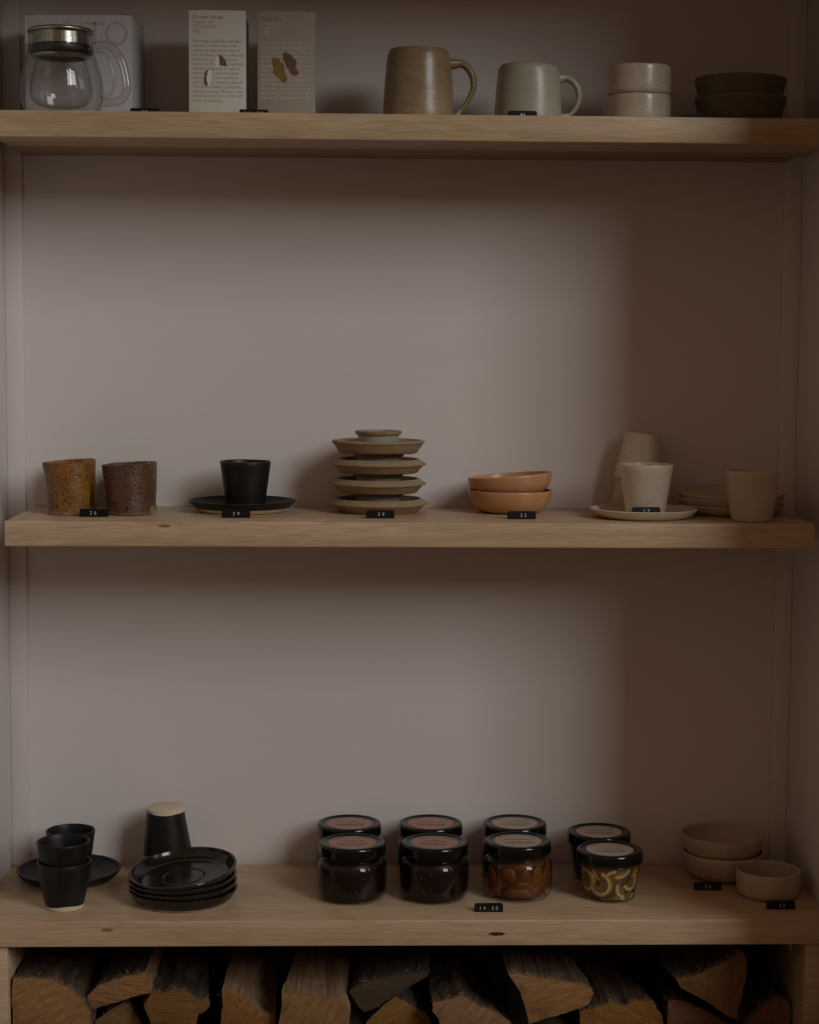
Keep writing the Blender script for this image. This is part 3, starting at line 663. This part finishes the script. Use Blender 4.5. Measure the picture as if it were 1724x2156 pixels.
jar('round', (.4358, .0620, ZB), 'jam', 'label_pink', 'THE ESSENTIAL', 'front jam jar with pink lid label, furthest left of the jars', G, seed=1, seeds=22)
jar('round', (.5438, .0620, ZB), 'jam', 'label_pink', 'THE ESSENTIAL', 'front dark jam jar with pink lid label, standing left of the apricot jar', G, lab_rot=math.radians(-14), seed=2, seeds=22)
J3 = jar('round', (.6540, .0690, ZB), 'apricot_brine', 'label_buff', 'PICKLED APRICOTS', 'jar of orange pickled apricots with buff lid label, behind the 14.50 tag', G, seed=3)
J4 = jar('taper', (.7742, .0600, ZB), 'lemon_brine', 'label_buff', 'PRESERVED LEMONS', 'small tapered jar of lemon slices with buff lid label', G, seed=4)
jar('round', (.4318, .1600, ZB), 'jam', 'label_pink', 'THE ESSENTIAL', 'rear jam jar with pink lid label, behind the leftmost front jar', G, seed=5)
jar('round', (.5427, .1600, ZB), 'jam', 'label_pink', 'THE ESSENTIAL', 'rear jam jar with pink lid label, in the middle, left of the rear buff-labelled jar', G, lab_rot=math.radians(-6), seed=6)
jar('round', (.6578, .1600, ZB), 'jam_red', 'label_buff', 'PICKLED APRICOTS', 'rear jar with buff lid label, behind the pickled apricots', G, seed=7)
jar('taper', (.7719, .1500, ZB), 'jam_red', 'label_buff', 'PRESERVED LEMONS', 'rear tapered jar of dark red preserve, behind the lemon jar', G, seed=8)

# apricot halves pressed against the glass: curved caps
def apricot(ang, z, rx, rz, tilt, dr=0):
    bm = bmesh.new(); n, k = 18, 8; R = .0420 - dr; rings = []
    for i in range(k + 1):
        u = i / k; ring = []
        for j in range(n):
            t = 2 * PI * j / n; x = rx * u * math.cos(t); y = rz * u * math.sin(t) * (1 + .12 * math.cos(t))
            y += -.25 * rz * (x / rx) ** 2
            ca, sa = math.cos(tilt), math.sin(tilt); x, y = x * ca - y * sa, x * sa + y * ca
            th = ang + x / R; rr = R - .0008 - .0065 * u ** 3.2
            ring.append(bm.verts.new((rr * math.cos(th), rr * math.sin(th), z + y)))
            if i == 0: break
        rings.append(ring)
    for j in range(n): bm.faces.new((rings[0][0], rings[1][j], rings[1][(j + 1) % n]))
    for i in range(1, k):
        for j in range(n): bm.faces.new((rings[i][j], rings[i][(j + 1) % n], rings[i + 1][(j + 1) % n], rings[i + 1][j]))
    for v in bm.verts: v.co.z = max(.0045, min(.0525, v.co.z))
    link('apricot_half', bm, M['apricot'], parent=J3, angle=180)
F = -PI / 2
for a_, z, rx, rz, tl, dr in [(-.42, .0365, .0115, .0085, -.25, 0), (.18, .0340, .0105, .0110, .1, .0015), (.06, .0225, .0165, .0062, -.05, .0005), (-.05, .0135, .0210, .0062, 0, 0), (.70, .0300, .0130, .0160, .2, .001), (-.80, .0230, .0080, .0100, .5, .002),
                              (.62, .0140, .0120, .0070, .45, 0), (1.25, .0260, .0120, .0150, -.2, 0), (-1.25, .0300, .0130, .0140, .3, 0), (-1.1, .0135, .0140, .0060, 0, 0), (1.5, .0400, .0110, .0070, 0, 0), (.1, .0465, .0160, .0045, .1, .002), (-.75, .0450, .0120, .0045, -.1, .003), (.8, .0470, .0120, .0040, 0, .003),
                              (2.2, .0300, .0150, .0120, .1, 0), (3.1, .0260, .0150, .0140, 0, 0), (-2.2, .0220, .0150, .0130, .2, 0)]:
    apricot(F + a_, z, rx * 1.42, rz * 1.42, tl, dr)
pm = bmesh.new(); bmesh.ops.create_icosphere(pm, subdivisions=2, radius=.0017)
pc = link('peppercorn', pm, M['peppercorn'], parent=J3, loc=(.0418 * math.cos(F - .15), .0418 * math.sin(F - .15), .0268))

# lemon slices pressed against the glass: flesh, pith ring and peel
def lemon(ang, z, r0, tilt, a0=0, a1=2 * PI, sx=1, dr=0):
    bm = bmesh.new(); n = 40; rad = [(.06, 0), (.70, 0), (.74, 1), (.92, 1), (.94, 2), (1.0, 2), (1.02, 2)]
    full = a1 - a0 > 6.2; cols = n if full else n + 1
    zc = z; rings = []
    for q, (u, mi) in enumerate(rad):
        ring = []
        for j in range(cols):
            t = a0 + (a1 - a0) * j / n; x = r0 * u * math.cos(t) * sx; y = r0 * u * math.sin(t)
            ca, sa = math.cos(tilt), math.sin(tilt); x, y = x * ca - y * sa, x * sa + y * ca
            zz = max(.004, min(.0475, z + y)); R = .0325 + (zz - .006) * .128 - dr + (.0004 if .72 < u < .93 else 0) - (.004 if q == len(rad) - 1 else 0)
            th = ang + x / R; ring.append(bm.verts.new((R * math.cos(th), R * math.sin(th), zz)))
        rings.append(ring)
    for q in range(len(rad) - 1):
        for j in range(n):
            jj = (j + 1) % cols if full else j + 1
            f = bm.faces.new((rings[q][j], rings[q][jj], rings[q + 1][jj], rings[q + 1][j])); f.material_index = rad[q + 1][1] if q else 0
    link('lemon_slice', bm, [M['lemon_flesh'], M['lemon_pith'], M['lemon_peel']], parent=J4, angle=60)
for a_, z, r0, tl, s0, s1, sx, dr in [(-.52, .0255, .0150, .2, -2.9, 1.15, .95, 0), (.05, .0305, .0130, .5, .9, 3.2, 1, .001), (.82, .0315, .0155, .35, -3.0, -.2, 1, 0), (.55, .0200, .0130, -.5, -3.1, -1.1, 1, .0012), (.1, .0120, .0160, .1, -2.6, -.5, 1.2, .002), (.75, .0135, .0120, .2, -2.9, -.6, 1.2, .001),
                                      (-1.2, .0280, .0140, 0, 0, 6.28, 1, 0), (1.45, .0240, .0150, .3, -2, 3, 1, 0), (2.4, .0260, .0160, 0, 0, 6.28, 1, 0), (-2.3, .0250, .0160, 0, 0, 6.28, 1, 0), (3.3, .0230, .0150, 0, -2, 2.4, 1, 0), (-.35, .0420, .0120, 0, -3.3, -.2, 1.3, .002), (.3, .0440, .0100, .2, -2.8, -.3, 1.5, .003)]:
    lemon(F + a_, z, r0 * 1.15, tl, s0, s1, sx, dr)
for (a_, z) in ((.0, .0098), (-.12, .0070), (-.25, .0125)):
    c_ = pc.copy(); COL.objects.link(c_); c_.parent = J4; R_ = .0325 + (z - .006) * .128; c_.location = (R_ * math.cos(F + a_), R_ * math.sin(F + a_), z); c_.scale = (.5, .5, .5)

# ------------------------------------------------------------------ carton, tea boxes, teapot
def carton(name, w, d, h, loc, rz, front, side, label, cat, flap=None):
    bm = bm_box(0, w, 0, d, 0, h, bevel=.0007)
    o = link(name, bm, M[front], loc=loc, rot=(0, 0, rz), angle=30)
    o.data.materials.append(M[side])
    for p in o.data.polygons:
        if abs(p.normal.x) > .9 or p.normal.z > .9: p.material_index = 1
    for x0, x1 in ((.0006, flap), (w - flap, w - .0006)): link('lid_flap', bm_box(x0, x1, .0002, d - .0006, h - .0002, h + .0009), M['carton_in'], parent=o, smooth=False)
    return tag(o, label, cat)
bx = carton('carton', .1372, .0995, .1335, (.0137, .1105, ZT), math.radians(-2.9), 'carton', 'carton', 'white card carton with large pale letters, standing behind the glass teapot', 'box', .011)
bm = bmesh.new(); fn = lambda x, z: (x, -.00025, z)
wd = .0034; zt_, zb_ = .1245, .0960
stroke(bm, [(.0055, zt_), (.0055, zb_)], wd, fn); stroke(bm, [(.0235, zt_), (.0070, .1115)], wd, fn); stroke(bm, [(.0108, .1140), (.0240, zb_)], wd, fn)
stroke(bm, [(.0350, zt_), (.0350, zb_)], wd, fn)
stroke(bm, [(.0485, zb_)] + [(.0485 + .0058 - .0058 * math.cos(t), .1187 + .0058 * math.sin(t)) for t in [i * PI / 12 for i in range(11)]] + [(.0685, zb_ + .001)], wd, fn); stroke(bm, [(.0722, zt_), (.0722, zb_)], wd, fn)
stroke(bm, [(.0775, zt_ - .0016), (.1030, zt_ - .0016)], wd, fn); stroke(bm, [(.0902, zt_), (.0902, zb_)], wd, fn)
stroke(bm, [(.1180 + .0128 * math.cos(2 * PI * i / 48), .1103 + .0135 * math.sin(2 * PI * i / 48)) for i in range(49)], wd, fn)
link('carton_lettering', bm, M['carton_print'], parent=bx, smooth=False)

def poly(bm, pts, y=-.0003, mi=0):
    f = bm.faces.new([bm.verts.new((x, y, z)) for x, z in pts]); f.material_index = mi
PX = .0006127
def tea_box(x, w, front, side, lines_head, lines_body, ink_head, ink, label, x_off, z_head, z_body, rz):
    o = carton('tea_box', w, .070, .1360, (x, .0750, ZT), rz, front, side, label, 'box', .013)
    fn = lambda a_, b_: (a_, -.00018, b_)
    for k, (s, wpx) in enumerate(lines_head):
        bm = bmesh.new(); text_into(bm, s, x_off, z_head - k * .00568, .0058, width=wpx * PX, fn=fn); link('heading', bm, M[ink_head if k == 0 else ink], parent=o, smooth=False)
    bm = bmesh.new()
    for k, (s, wpx) in enumerate(lines_body): text_into(bm, s, x_off, z_body - k * .00567, .0058, width=wpx * PX, fn=fn)
    link('paragraph', bm, M[ink], parent=o, smooth=False)
    return o
Z = lambda lst: [(s, w / 5.3875) for s, w in lst]
tb = tea_box(.2255, .0719, 'tea_cream', 'tea_cream', Z([('Coconut Orange', 337), ('Organic tea', 242), ('20 Pyramids', 252), ('50g', 78)]),
  Z([('We have carefully blended', 537), ('organic rooibos tea with', 492), ('sweet orange essential oil', 518), ('and coconut pieces, offering', 560), ('a healthy, refreshing and', 502), ('fruity tea. Rooibos is naturally', 565), ('caffeine free and is rich in', 520), ('antioxidants and minerals,', 528), ('making this tea a perfect', 505), ('afternoon or evening option.', 560), ('This blend offers a smooth,', 540), ('delicate orange flavour, with', 562), ('subtle hints of citrus, and soft', 555), ('notes of coconut.', 335)]),
  'ink_red', 'ink_grey', 'cream tea box printed with coconut pieces, left of the kraft tea box', .0048, .1255, .0957, 0)
def zc(px, py, x0, zx): return (((px / 5.3875 + 380) - zx) * PX, .1360 - (py / 5.3875 - 21.5) * PX)
def pic(o, name, pts, mat, zx, y=-.0003):
    bm = bmesh.new(); poly(bm, [zc(a_, b_, 0, zx) for a_, b_ in pts], y); return link(name, bm, M[mat], parent=o, smooth=False)
pic(tb, 'coconut_picture', [(405, 612), (425, 600), (432, 700), (520, 728), (450, 738), (405, 735), (378, 715), (385, 655)], 'coconut', 397)
pic(tb, 'husk_picture', [(422, 598), (470, 625), (500, 665), (520, 728), (435, 722), (435, 660)], 'coco_husk', 397, -.0004)
pic(tb, 'coconut_picture', [(308, 768), (350, 785), (352, 850), (338, 910), (330, 960), (300, 940), (290, 860)], 'coconut', 397)
pic(tb, 'husk_picture', [(305, 762), (270, 800), (260, 870), (268, 935), (298, 945), (302, 925), (288, 870), (300, 800), (312, 768)], 'coco_husk', 397, -.0004)
tb2 = tea_box(.3123, .0724, 'tea_kraft', 'tea_side', Z([('Ginger Tea', 222), ('Organic tea', 242), ('Loose leaf', 207), ('100g', 98)]),
  Z([('Sourced directly from India,', 562), ('our ginger tea is made from', 567), ('dried organic ginger, offering', 565), ('an invigorating, warming,', 558), ('and comforting herbal tea.', 560), ('Ginger has traditionally been', 562), ('used in natural medicine to', 562), ('help reduce inflammation,', 558), ('support healthy digestion', 556), ('and improve circulation.', 530), ('Enjoy this tea on its own or', 558), ('add it to your favourite tea', 560), ('blend for additional zest.', 556)]),
  'ink_red', 'ink_pale', 'grey kraft tea box printed with ginger root, beside the cream tea box', .0045, .1240, .0942, 0)
pic(tb2, 'ginger_picture', [(1045, 630), (1090, 625), (1118, 650), (1130, 680), (1160, 690), (1172, 740), (1178, 800), (1205, 850), (1185, 900), (1140, 885), (1095, 840), (1050, 800), (1042, 770), (1055, 740), (1035, 690), (1028, 660)], 'ginger', 542)
pic(tb2, 'ginger_picture', [(1170, 562), (1215, 580), (1245, 590), (1265, 630), (1300, 650), (1308, 690), (1295, 720), (1312, 760), (1330, 785), (1320, 815), (1275, 825), (1240, 800), (1225, 760), (1195, 730), (1180, 680), (1155, 640), (1155, 600)], 'ginger_skin', 542)

# teapot: double-walled glass body, glass loop handle, steel strainer lid with silicone ring
tp = link('teapot', lathe([(0, .0035), (.030, .0028), (.040, .0006), (.0440, .0014), (.0480, .0080), (.0512, .0190), (.0522, .0300), (.0512, .0430), (.0480, .0560), (.0440, .0680), (.0408, .0780), (.0392, .0860), (.0388, .0920), (.0396, .0970), (.0402, .0990)], seg=128), M['glass'], loc=(.0690, .0500, ZT))
tag(tp, 'clear glass teapot with steel lid, standing in front of the white carton', 'teapot')
link('inner_wall', lathe([(0, .0085), (.020, .0092), (.030, .0125), (.0368, .0200), (.0386, .0290), (.0380, .0380), (.0350, .0520), (.0320, .0640), (.0300, .0720)], seg=112), M['glass'], parent=tp)
bm = bmesh.new()
hp = [(.0395, .0845), (.0480, .0870), (.0570, .0868), (.0660, .0815), (.0745, .0690), (.0800, .0500), (.0815, .0330), (.0765, .0220), (.0660, .0172), (.0500, .0160)]
pts = spline([(x, 0, z) for x, z in hp], 8)
tube(bm, pts, .0036, seg=18, ell=(.0050, .0038)); link('handle', bm, M['glass_handle'], parent=tp)
bm = bmesh.new()
hp2 = [(.0420, .0780), (.0500, .0785), (.0570, .0740), (.0630, .0600), (.0655, .0440), (.0635, .0310), (.0580, .0245), (.0490, .0230)]
tube(bm, spline([(x, 0, z) for x, z in hp2], 8), .0016, seg=14); link('handle_inner_edge', bm, M['glass_handle'], parent=tp)
bm = bmesh.new()
sp = [(-.0385, .0960), (-.0420, .0935), (-.0455, .0895), (-.0470, .0850)]
S = spline([(x, 0, z) for x, z in sp], 5); rows = []
for i, p in enumerate(S):
    u = i / (len(S) - 1); rows.append([bm.verts.new((p.x + .004 * abs(math.sin(t)) * (1 - u), .0085 * (1 - .45 * u) * math.sin(t), p.z - .0065 * (math.cos(t)) * (1 - .5 * u) - .003 * (1 - u))) for t in [(-1 + 2 * k / 14) * 1.9 for k in range(15)]])
for i in range(len(rows) - 1):
    for k in range(14): bm.faces.new((rows[i][k], rows[i][k + 1], rows[i + 1][k + 1], rows[i + 1][k]))
link('spout', bm, M['glass_handle'], parent=tp)
lid = link('lid', lathe(rounded([(0, .1050), (.030, .1064), (.0395, .1050), (.0412, .1036), (.0412, .1014), (.0400, .1004), (.0350, .1000), (0, .1000)], .0008), seg=128), M['steel'], parent=tp)
mt, nt, out = nmat('perforated_steel')
b_ = nt.nodes.new('ShaderNodeBsdfPrincipled'); b_.inputs['Metallic'].default_value = 1; b_.inputs['Roughness'].default_value = .25
v_ = nt.nodes.new('ShaderNodeTexVoronoi'); v_.inputs['Scale'].default_value = 900; v_.inputs['Randomness'].default_value = .25
tc = nt.nodes.new('ShaderNodeTexCoord'); nt.links.new(tc.outputs['Object'], v_.inputs['Vector'])
r_ = nt.nodes.new('ShaderNodeMapRange'); r_.inputs['From Min'].default_value = .28; r_.inputs['From Max'].default_value = .4; nt.links.new(v_.outputs['Distance'], r_.inputs['Value'])
nt.links.new(mixc(nt, r_.outputs['Result'], (.03, .027, .024), (.46, .42, .36)), b_.inputs['Base Color']); nt.links.new(b_.outputs[0], out.inputs['Surface'])
M['mesh'] = mt
st = link('strainer', lathe([(.0345, .1000), (.0345, .0800), (.0345, .0740), (.0300, .0735), (0, .0735)], seg=112), M['mesh'], parent=lid)
link('silicone_ring', lathe(rounded([(.0340, .0850), (.0370, .0856), (.0388, .0848), (.0394, .0800), (.0388, .0758), (.0365, .0738), (.0340, .0740)], .0012), seg=112), M['silicone'], parent=lid)
link('strainer_foot', lathe(rounded([(.0300, .0740), (.0366, .0736), (.0352, .0706), (.0320, .0696), (.0290, .0700)], .0008), seg=112), M['steel'], parent=lid)

# ------------------------------------------------------------------ firewood
LOGS = {
 'L1': (-0.020, [(8,-579), (30,-578), (55,-581), (74,-590), (89,-602), (99,-614), (105,-628), (106,-645), (98,-668), (74,-668), (38,-668), (14,-668), (6,-637), (1,-628), (-8,-616), (-4,-604), (-7,-592)]),
 'L2': (0.000, [(97,-610), (113,-596), (142,-585), (172,-579), (176,-590), (179,-606), (154,-612), (135,-618), (113,-625), (106,-628), (100,-620)]),
 'L3': (0.030, [(103,-653), (114,-647), (125,-638), (139,-629), (148,-632), (154,-641), (162,-655), (167,-668), (158,-668), (112,-668), (101,-668)]),
 'L4': (0.000, [(180,-606), (193,-607), (206,-603), (223,-606), (237,-616), (252,-620), (254,-624), (247,-632), (239,-635), (237,-647), (236,-668), (210,-668), (181,-668), (177,-642), (172,-632), (169,-622), (174,-616)]),
 'L5': (0.000, [(270,-603), (280,-605), (299,-616), (315,-628), (324,-635), (338,-637), (338,-648), (336,-668), (302,-668), (272,-668), (268,-644), (271,-624), (270,-611)]),
 'L6': (-0.020, [(347,-599), (371,-601), (393,-605), (420,-609), (428,-614), (432,-625), (433,-641), (430,-668), (388,-668), (345,-668), (343,-638), (347,-619)]),
 'L7': (0.010, [(433,-609), (443,-601), (460,-596), (487,-589), (514,-585), (536,-583), (533,-590), (501,-608), (484,-619), (466,-632), (452,-637), (442,-626)]),
 'L8': (0.040, [(454,-662), (468,-648), (481,-634), (492,-626), (509,-636), (529,-647), (539,-656), (540,-663), (539,-668), (498,-668), (458,-668)]),
 'L9': (0.000, [(541,-621), (560,-616), (578,-611), (595,-623), (614,-631), (629,-639), (642,-648), (647,-668), (639,-668), (589,-668), (552,-668), (548,-643), (540,-632)]),
 'L10': (-0.020, [(635,-576), (645,-576), (668,-580), (701,-586), (732,-591), (743,-595), (745,-602), (738,-617), (718,-625), (693,-632), (663,-642), (659,-625), (652,-601)]),
 'L11': (0.020, [(733,-642), (747,-637), (773,-630), (789,-634), (803,-627), (828,-627), (839,-644), (842,-658), (841,-668), (790,-668), (741,-668), (734,-663)]),
 'L12': (0.030, [(850,-631), (858,-629), (875,-633), (896,-643), (911,-651), (927,-662), (938,-668), (929,-668), (885,-668), (855,-668), (849,-662)]),
 'L13': (0.000, [(854,-590), (872,-588), (894,-580), (919,-566), (940,-555), (945,-565), (946,-582), (941,-611), (936,-633), (934,-645), (920,-640), (903,-626), (878,-612), (861,-603)]),
 'L14': (0.020, [(951,-657), (966,-642), (988,-623), (997,-623), (1006,-627), (1019,-636), (1023,-659), (1023,-668), (990,-668), (955,-668), (946,-668)]),
}
SPEC = {  # end colour a, b, pith x, z (world), saw mark angle, ring density, side material, right/top override, back dx, label
 'L1': ((.30, .185, .09), (.24, .135, .06), .055, -.690, .5, 190, 'bark', None, 0, 'large round-barked log at the far left of the firewood'),
 'L2': ((.29, .165, .08), (.24, .125, .055), .20, -.80, -.15, 260, 'bark', ('split', .3), .006, 'flat split log resting above the first gap, second from the left'),
 'L3': ((.24, .15, .075), (.17, .11, .06), .13, -.70, .7, 200, 'bark', None, 0, 'low log half hidden beneath the flat split log'),
 'L4': ((.20, .105, .035), (.15, .075, .025), .21, -.75, 0, 160, 'bark', None, -.01, 'squat dark-barked log with pale frayed edge, third along the top row'),
 'L5': ((.25, .13, .045), (.19, .09, .03), .25, -.72, 1.0, 170, 'split', None, 0, 'split log with smooth sloping face, left of the square-ended log'),
 'L6': ((.25, .16, .075), (.20, .12, .055), .37, -.80, .95, 150, 'split', None, .01, 'square-ended split log with strong diagonal saw marks'),
 'L7': ((.060, .048, .036), (.045, .036, .027), .45, -.70, .4, 200, 'bark_grey', None, .018, 'dark weathered grey wedge of wood lying over a yellow log'),
 'L8': ((.27, .15, .05), (.21, .11, .035), .50, -.70, .6, 180, 'bark_grey', None, 0, 'yellowish peaked log under the dark grey wedge'),
 'L9': ((.27, .165, .105), (.22, .13, .085), .56, -.72, .8, 160, 'bark', None, -.01, 'pinkish-ended log with crumbling dark bark, mid row'),
 'L10': ((.30, .185, .10), (.25, .13, .04), .66, -.80, .25, 220, 'split_dark', None, -.01, 'big pale split log with frayed top edge, right of the middle'),
 'L11': ((.24, .125, .035), (.18, .09, .025), .75, -.78, -.5, 200, 'split_dark', None, -.02, 'orange-ended log with dark furrowed sides, below the frayed pale log'),
 'L12': ((.20, .115, .07), (.15, .08, .05), .87, -.72, .4, 180, 'bark', None, -.01, 'reddish log under the wedge with a round knot'),
 'L13': ((.20, .115, .045), (.16, .085, .035), .915, -.598, 1.2, 120, 'bark', None, -.03, 'wedge-shaped log showing a round dark knot, right of the pile'),
 'L14': ((.19, .12, .065), (.15, .095, .05), 1.0, -.72, 1.4, 170, 'bark', None, -.03, 'log at the far right of the firewood, against the panel')}
def log(key, idx):
    yf, pp = LOGS[key]; a, b, cx, cz, saw, ring, side, over, bdx, label = SPEC[key]
    pts = [Vector((min(max(x / 1000, .0062), 1.0098), max(z / 1000, -.6675))) for x, z in pp]
    cen = sum(pts, Vector((0, 0))) / len(pts)
    # resample the outline evenly, keep the corners, roughen it a little
    out_ = []
    for i in range(len(pts)):
        p, q = pts[i], pts[(i + 1) % len(pts)]; n = max(1, int((q - p).length / .0035))
        for k in range(n):
            t = k / n; r_ = p.lerp(q, t); o_ = mnoise.noise(Vector((r_.x * 90, r_.y * 90, idx * 3.1))) * .0016 + mnoise.noise(Vector((r_.x * 300, r_.y * 300, idx))) * .0007
            d = (r_ - cen).normalized(); r_ = r_ + d * o_
            out_.append(Vector((min(max(r_.x, .0050), 1.0110), max(r_.y, -.6678))))
    N = len(out_); length = YB - .016 - yf; K = 26
    bm = bmesh.new(); rings = []
    for k in range(K + 1):
        t = (k / K) ** 1.5; y = yf + length * t; sc = 1 - .16 * t; ring_ = []
        for i, p in enumerate(out_):
            d = (p - cen); nz = mnoise.noise(Vector((p.x * 45, y * 30, p.y * 45 + idx * 7))) * .0022 + mnoise.noise(Vector((p.x * 160, y * 40, p.y * 160 + idx))) * .0010
            q = cen + d * sc + d.normalized() * nz * min(1, t * 9)
            x = q.x + bdx * t * (length / .2); ring_.append(bm.verts.new((min(max(x, .0048), 1.0112) - cen.x, y + (.0012 * mnoise.noise(Vector((p.x * 200, p.y * 200, 3))) if k == 0 else 0) - yf, max(q.y, -.6679) - cen.y)))
        rings.append(ring_)
    mats = [M[side]] + ([M[over[0]]] if over else [])
    for k in range(K):
        for i in range(N):
            j = (i + 1) % N; f = bm.faces.new((rings[k][i], rings[k][j], rings[k + 1][j], rings[k + 1][i]))
            if over:
                e = out_[j] - out_[i]; nrm = Vector((e.y, -e.x)).normalized()
                if (nrm.dot(out_[i] - cen) < 0): nrm = -nrm
                if nrm.x > over[1] and nrm.y < .55: f.material_index = 1
    bm.faces.new(rings[-1])
    o = link('firewood_log', bm, mats, loc=(cen.x, yf, cen.y), angle=50)
    # sawn end, domed a hair so it is not a flat card
    bm = bmesh.new(); L_ = 6; rr = []
    for l in range(L_ + 1):
        u = 1 - l / L_
        if l == L_: rr.append([bm.verts.new((0, -.0008, 0))]); continue
        rr.append([bm.verts.new(((p.x - cen.x) * u, -.0002 - .0012 * (1 - u ** 2) + .0010 * mnoise.noise(Vector((p.x * u * 120, p.y * u * 120, idx))) * (1 if l else 0), (p.y - cen.y) * u)) for p in out_])
    for l in range(L_):
        for i in range(N):
            j = (i + 1) % N
            if l == L_ - 1: bm.faces.new((rr[l][i], rr[l][j], rr[l + 1][0]))
            else: bm.faces.new((rr[l][i], rr[l][j], rr[l + 1][j], rr[l + 1][i]))
    link('sawn_end', bm, end_grain('sawn_end_' + str(idx), a, b, cx - cen.x, cz - cen.y, saw, ring), parent=o, angle=180)
    # frayed splinters along the upper edge of the sawn end
    rnd = random.Random(idx); tops = [p for p in out_ if p.y > cen.y + .004]
    first = None
    for s in range(24):
        p = rnd.choice(tops); Ls = rnd.uniform(.002, .0065) if s > 4 else rnd.uniform(.006, .011)
        if first is None:
            sm = bmesh.new(); tube(sm, [(0, 0, 0), (.002, -.0005, .35 * .01), (.001, -.002, .0075), (.004, -.003, .010)], [.00045, .0004, .0003, .00008], seg=5); sp_ = link('splinter', sm, M['splinter'], parent=o); first = sp_
        else: sp_ = first.copy(); COL.objects.link(sp_); sp_.parent = o
        sp_.location = (p.x - cen.x, rnd.uniform(.001, .010), p.y - cen.y - .0008); s_ = Ls / .0100
        sp_.scale = (s_, s_, s_); sp_.rotation_euler = (rnd.uniform(-.6, .8), rnd.uniform(-1.3, 1.3), rnd.uniform(0, 6))
    return tag(o, label, 'log', 'split firewood under the lowest shelf')
for i, k in enumerate(LOGS): log(k, i + 1)
# round dark knot on the wedge-shaped log
# ------------------------------------------------------------------ light: daylight window, added fill window, dim warm room
def window(name, cx, cy, w, z0, z1, rz, power, nv, nh):
    """tall window facing local +Y, its daylight an area light just outside the glazing bars"""
    bm = bmesh.new(); f = .08; x0, x1 = -w / 2, w / 2
    box(bm, x0 - f, x0, 0, .06, z0 - f, z1 + f); box(bm, x1, x1 + f, 0, .06, z0 - f, z1 + f)
    box(bm, x0, x1, 0, .06, z0 - f, z0); box(bm, x0, x1, 0, .06, z1, z1 + f)
    for k in range(1, nv): xx = x0 + w * k / nv; box(bm, xx - .03, xx + .03, .01, .05, z0, z1)
    for k in range(1, nh): zz = z0 + (z1 - z0) * k / nh; box(bm, x0, x1, .01, .05, zz - .03, zz + .03)
    struct(name, bm, M['wall'], smooth=False, loc=(cx, cy, 0), rot=(0, 0, rz))
    L = bpy.data.lights.new(name + '_daylight', 'AREA'); L.shape = 'RECTANGLE'; L.size = w; L.size_y = z1 - z0; L.energy = power; L.color = (.955, .985, 1)
    o = bpy.data.objects.new(name + '_daylight', L); COL.objects.link(o)
    o.matrix_world = Matrix.Translation((cx, cy, 0)) @ Matrix.Rotation(rz, 4, 'Z') @ Matrix(((1, 0, 0, 0), (0, 0, -1, -.02), (0, 1, 0, (z0 + z1) / 2), (0, 0, 0, 1)))
    return o
window('window_1', 4.85, -5.40, 2.25, 1.68, 5.8, math.radians(20), 268, 2, 3)
window('fill_window', 5.2, -2.3, 1.2, .8, 3.6, math.radians(75), 18, 2, 2)  # unseen window added as fill, brightens the lower left of the alcove
W = bpy.data.worlds.new('room'); scene.world = W; W.use_nodes = True
wn = W.node_tree; bg = wn.nodes['Background']; bg.inputs['Strength'].default_value = 1
tcw = wn.nodes.new('ShaderNodeTexCoord'); sx = wn.nodes.new('ShaderNodeSeparateXYZ'); wn.links.new(tcw.outputs['Generated'], sx.inputs[0])
mr = wn.nodes.new('ShaderNodeMapRange'); mr.interpolation_type = 'SMOOTHSTEP'; mr.inputs['From Min'].default_value = -.45; mr.inputs['From Max'].default_value = .35
wn.links.new(sx.outputs['Z'], mr.inputs['Value'])
mw = wn.nodes.new('ShaderNodeMix'); mw.data_type = 'RGBA'; wn.links.new(mr.outputs[0], mw.inputs['Factor'])
mw.inputs['A'].default_value = (.050, .028, .017, 1); mw.inputs['B'].default_value = (.180, .110, .073, 1)
wn.links.new(mw.outputs['Result'], bg.inputs['Color'])
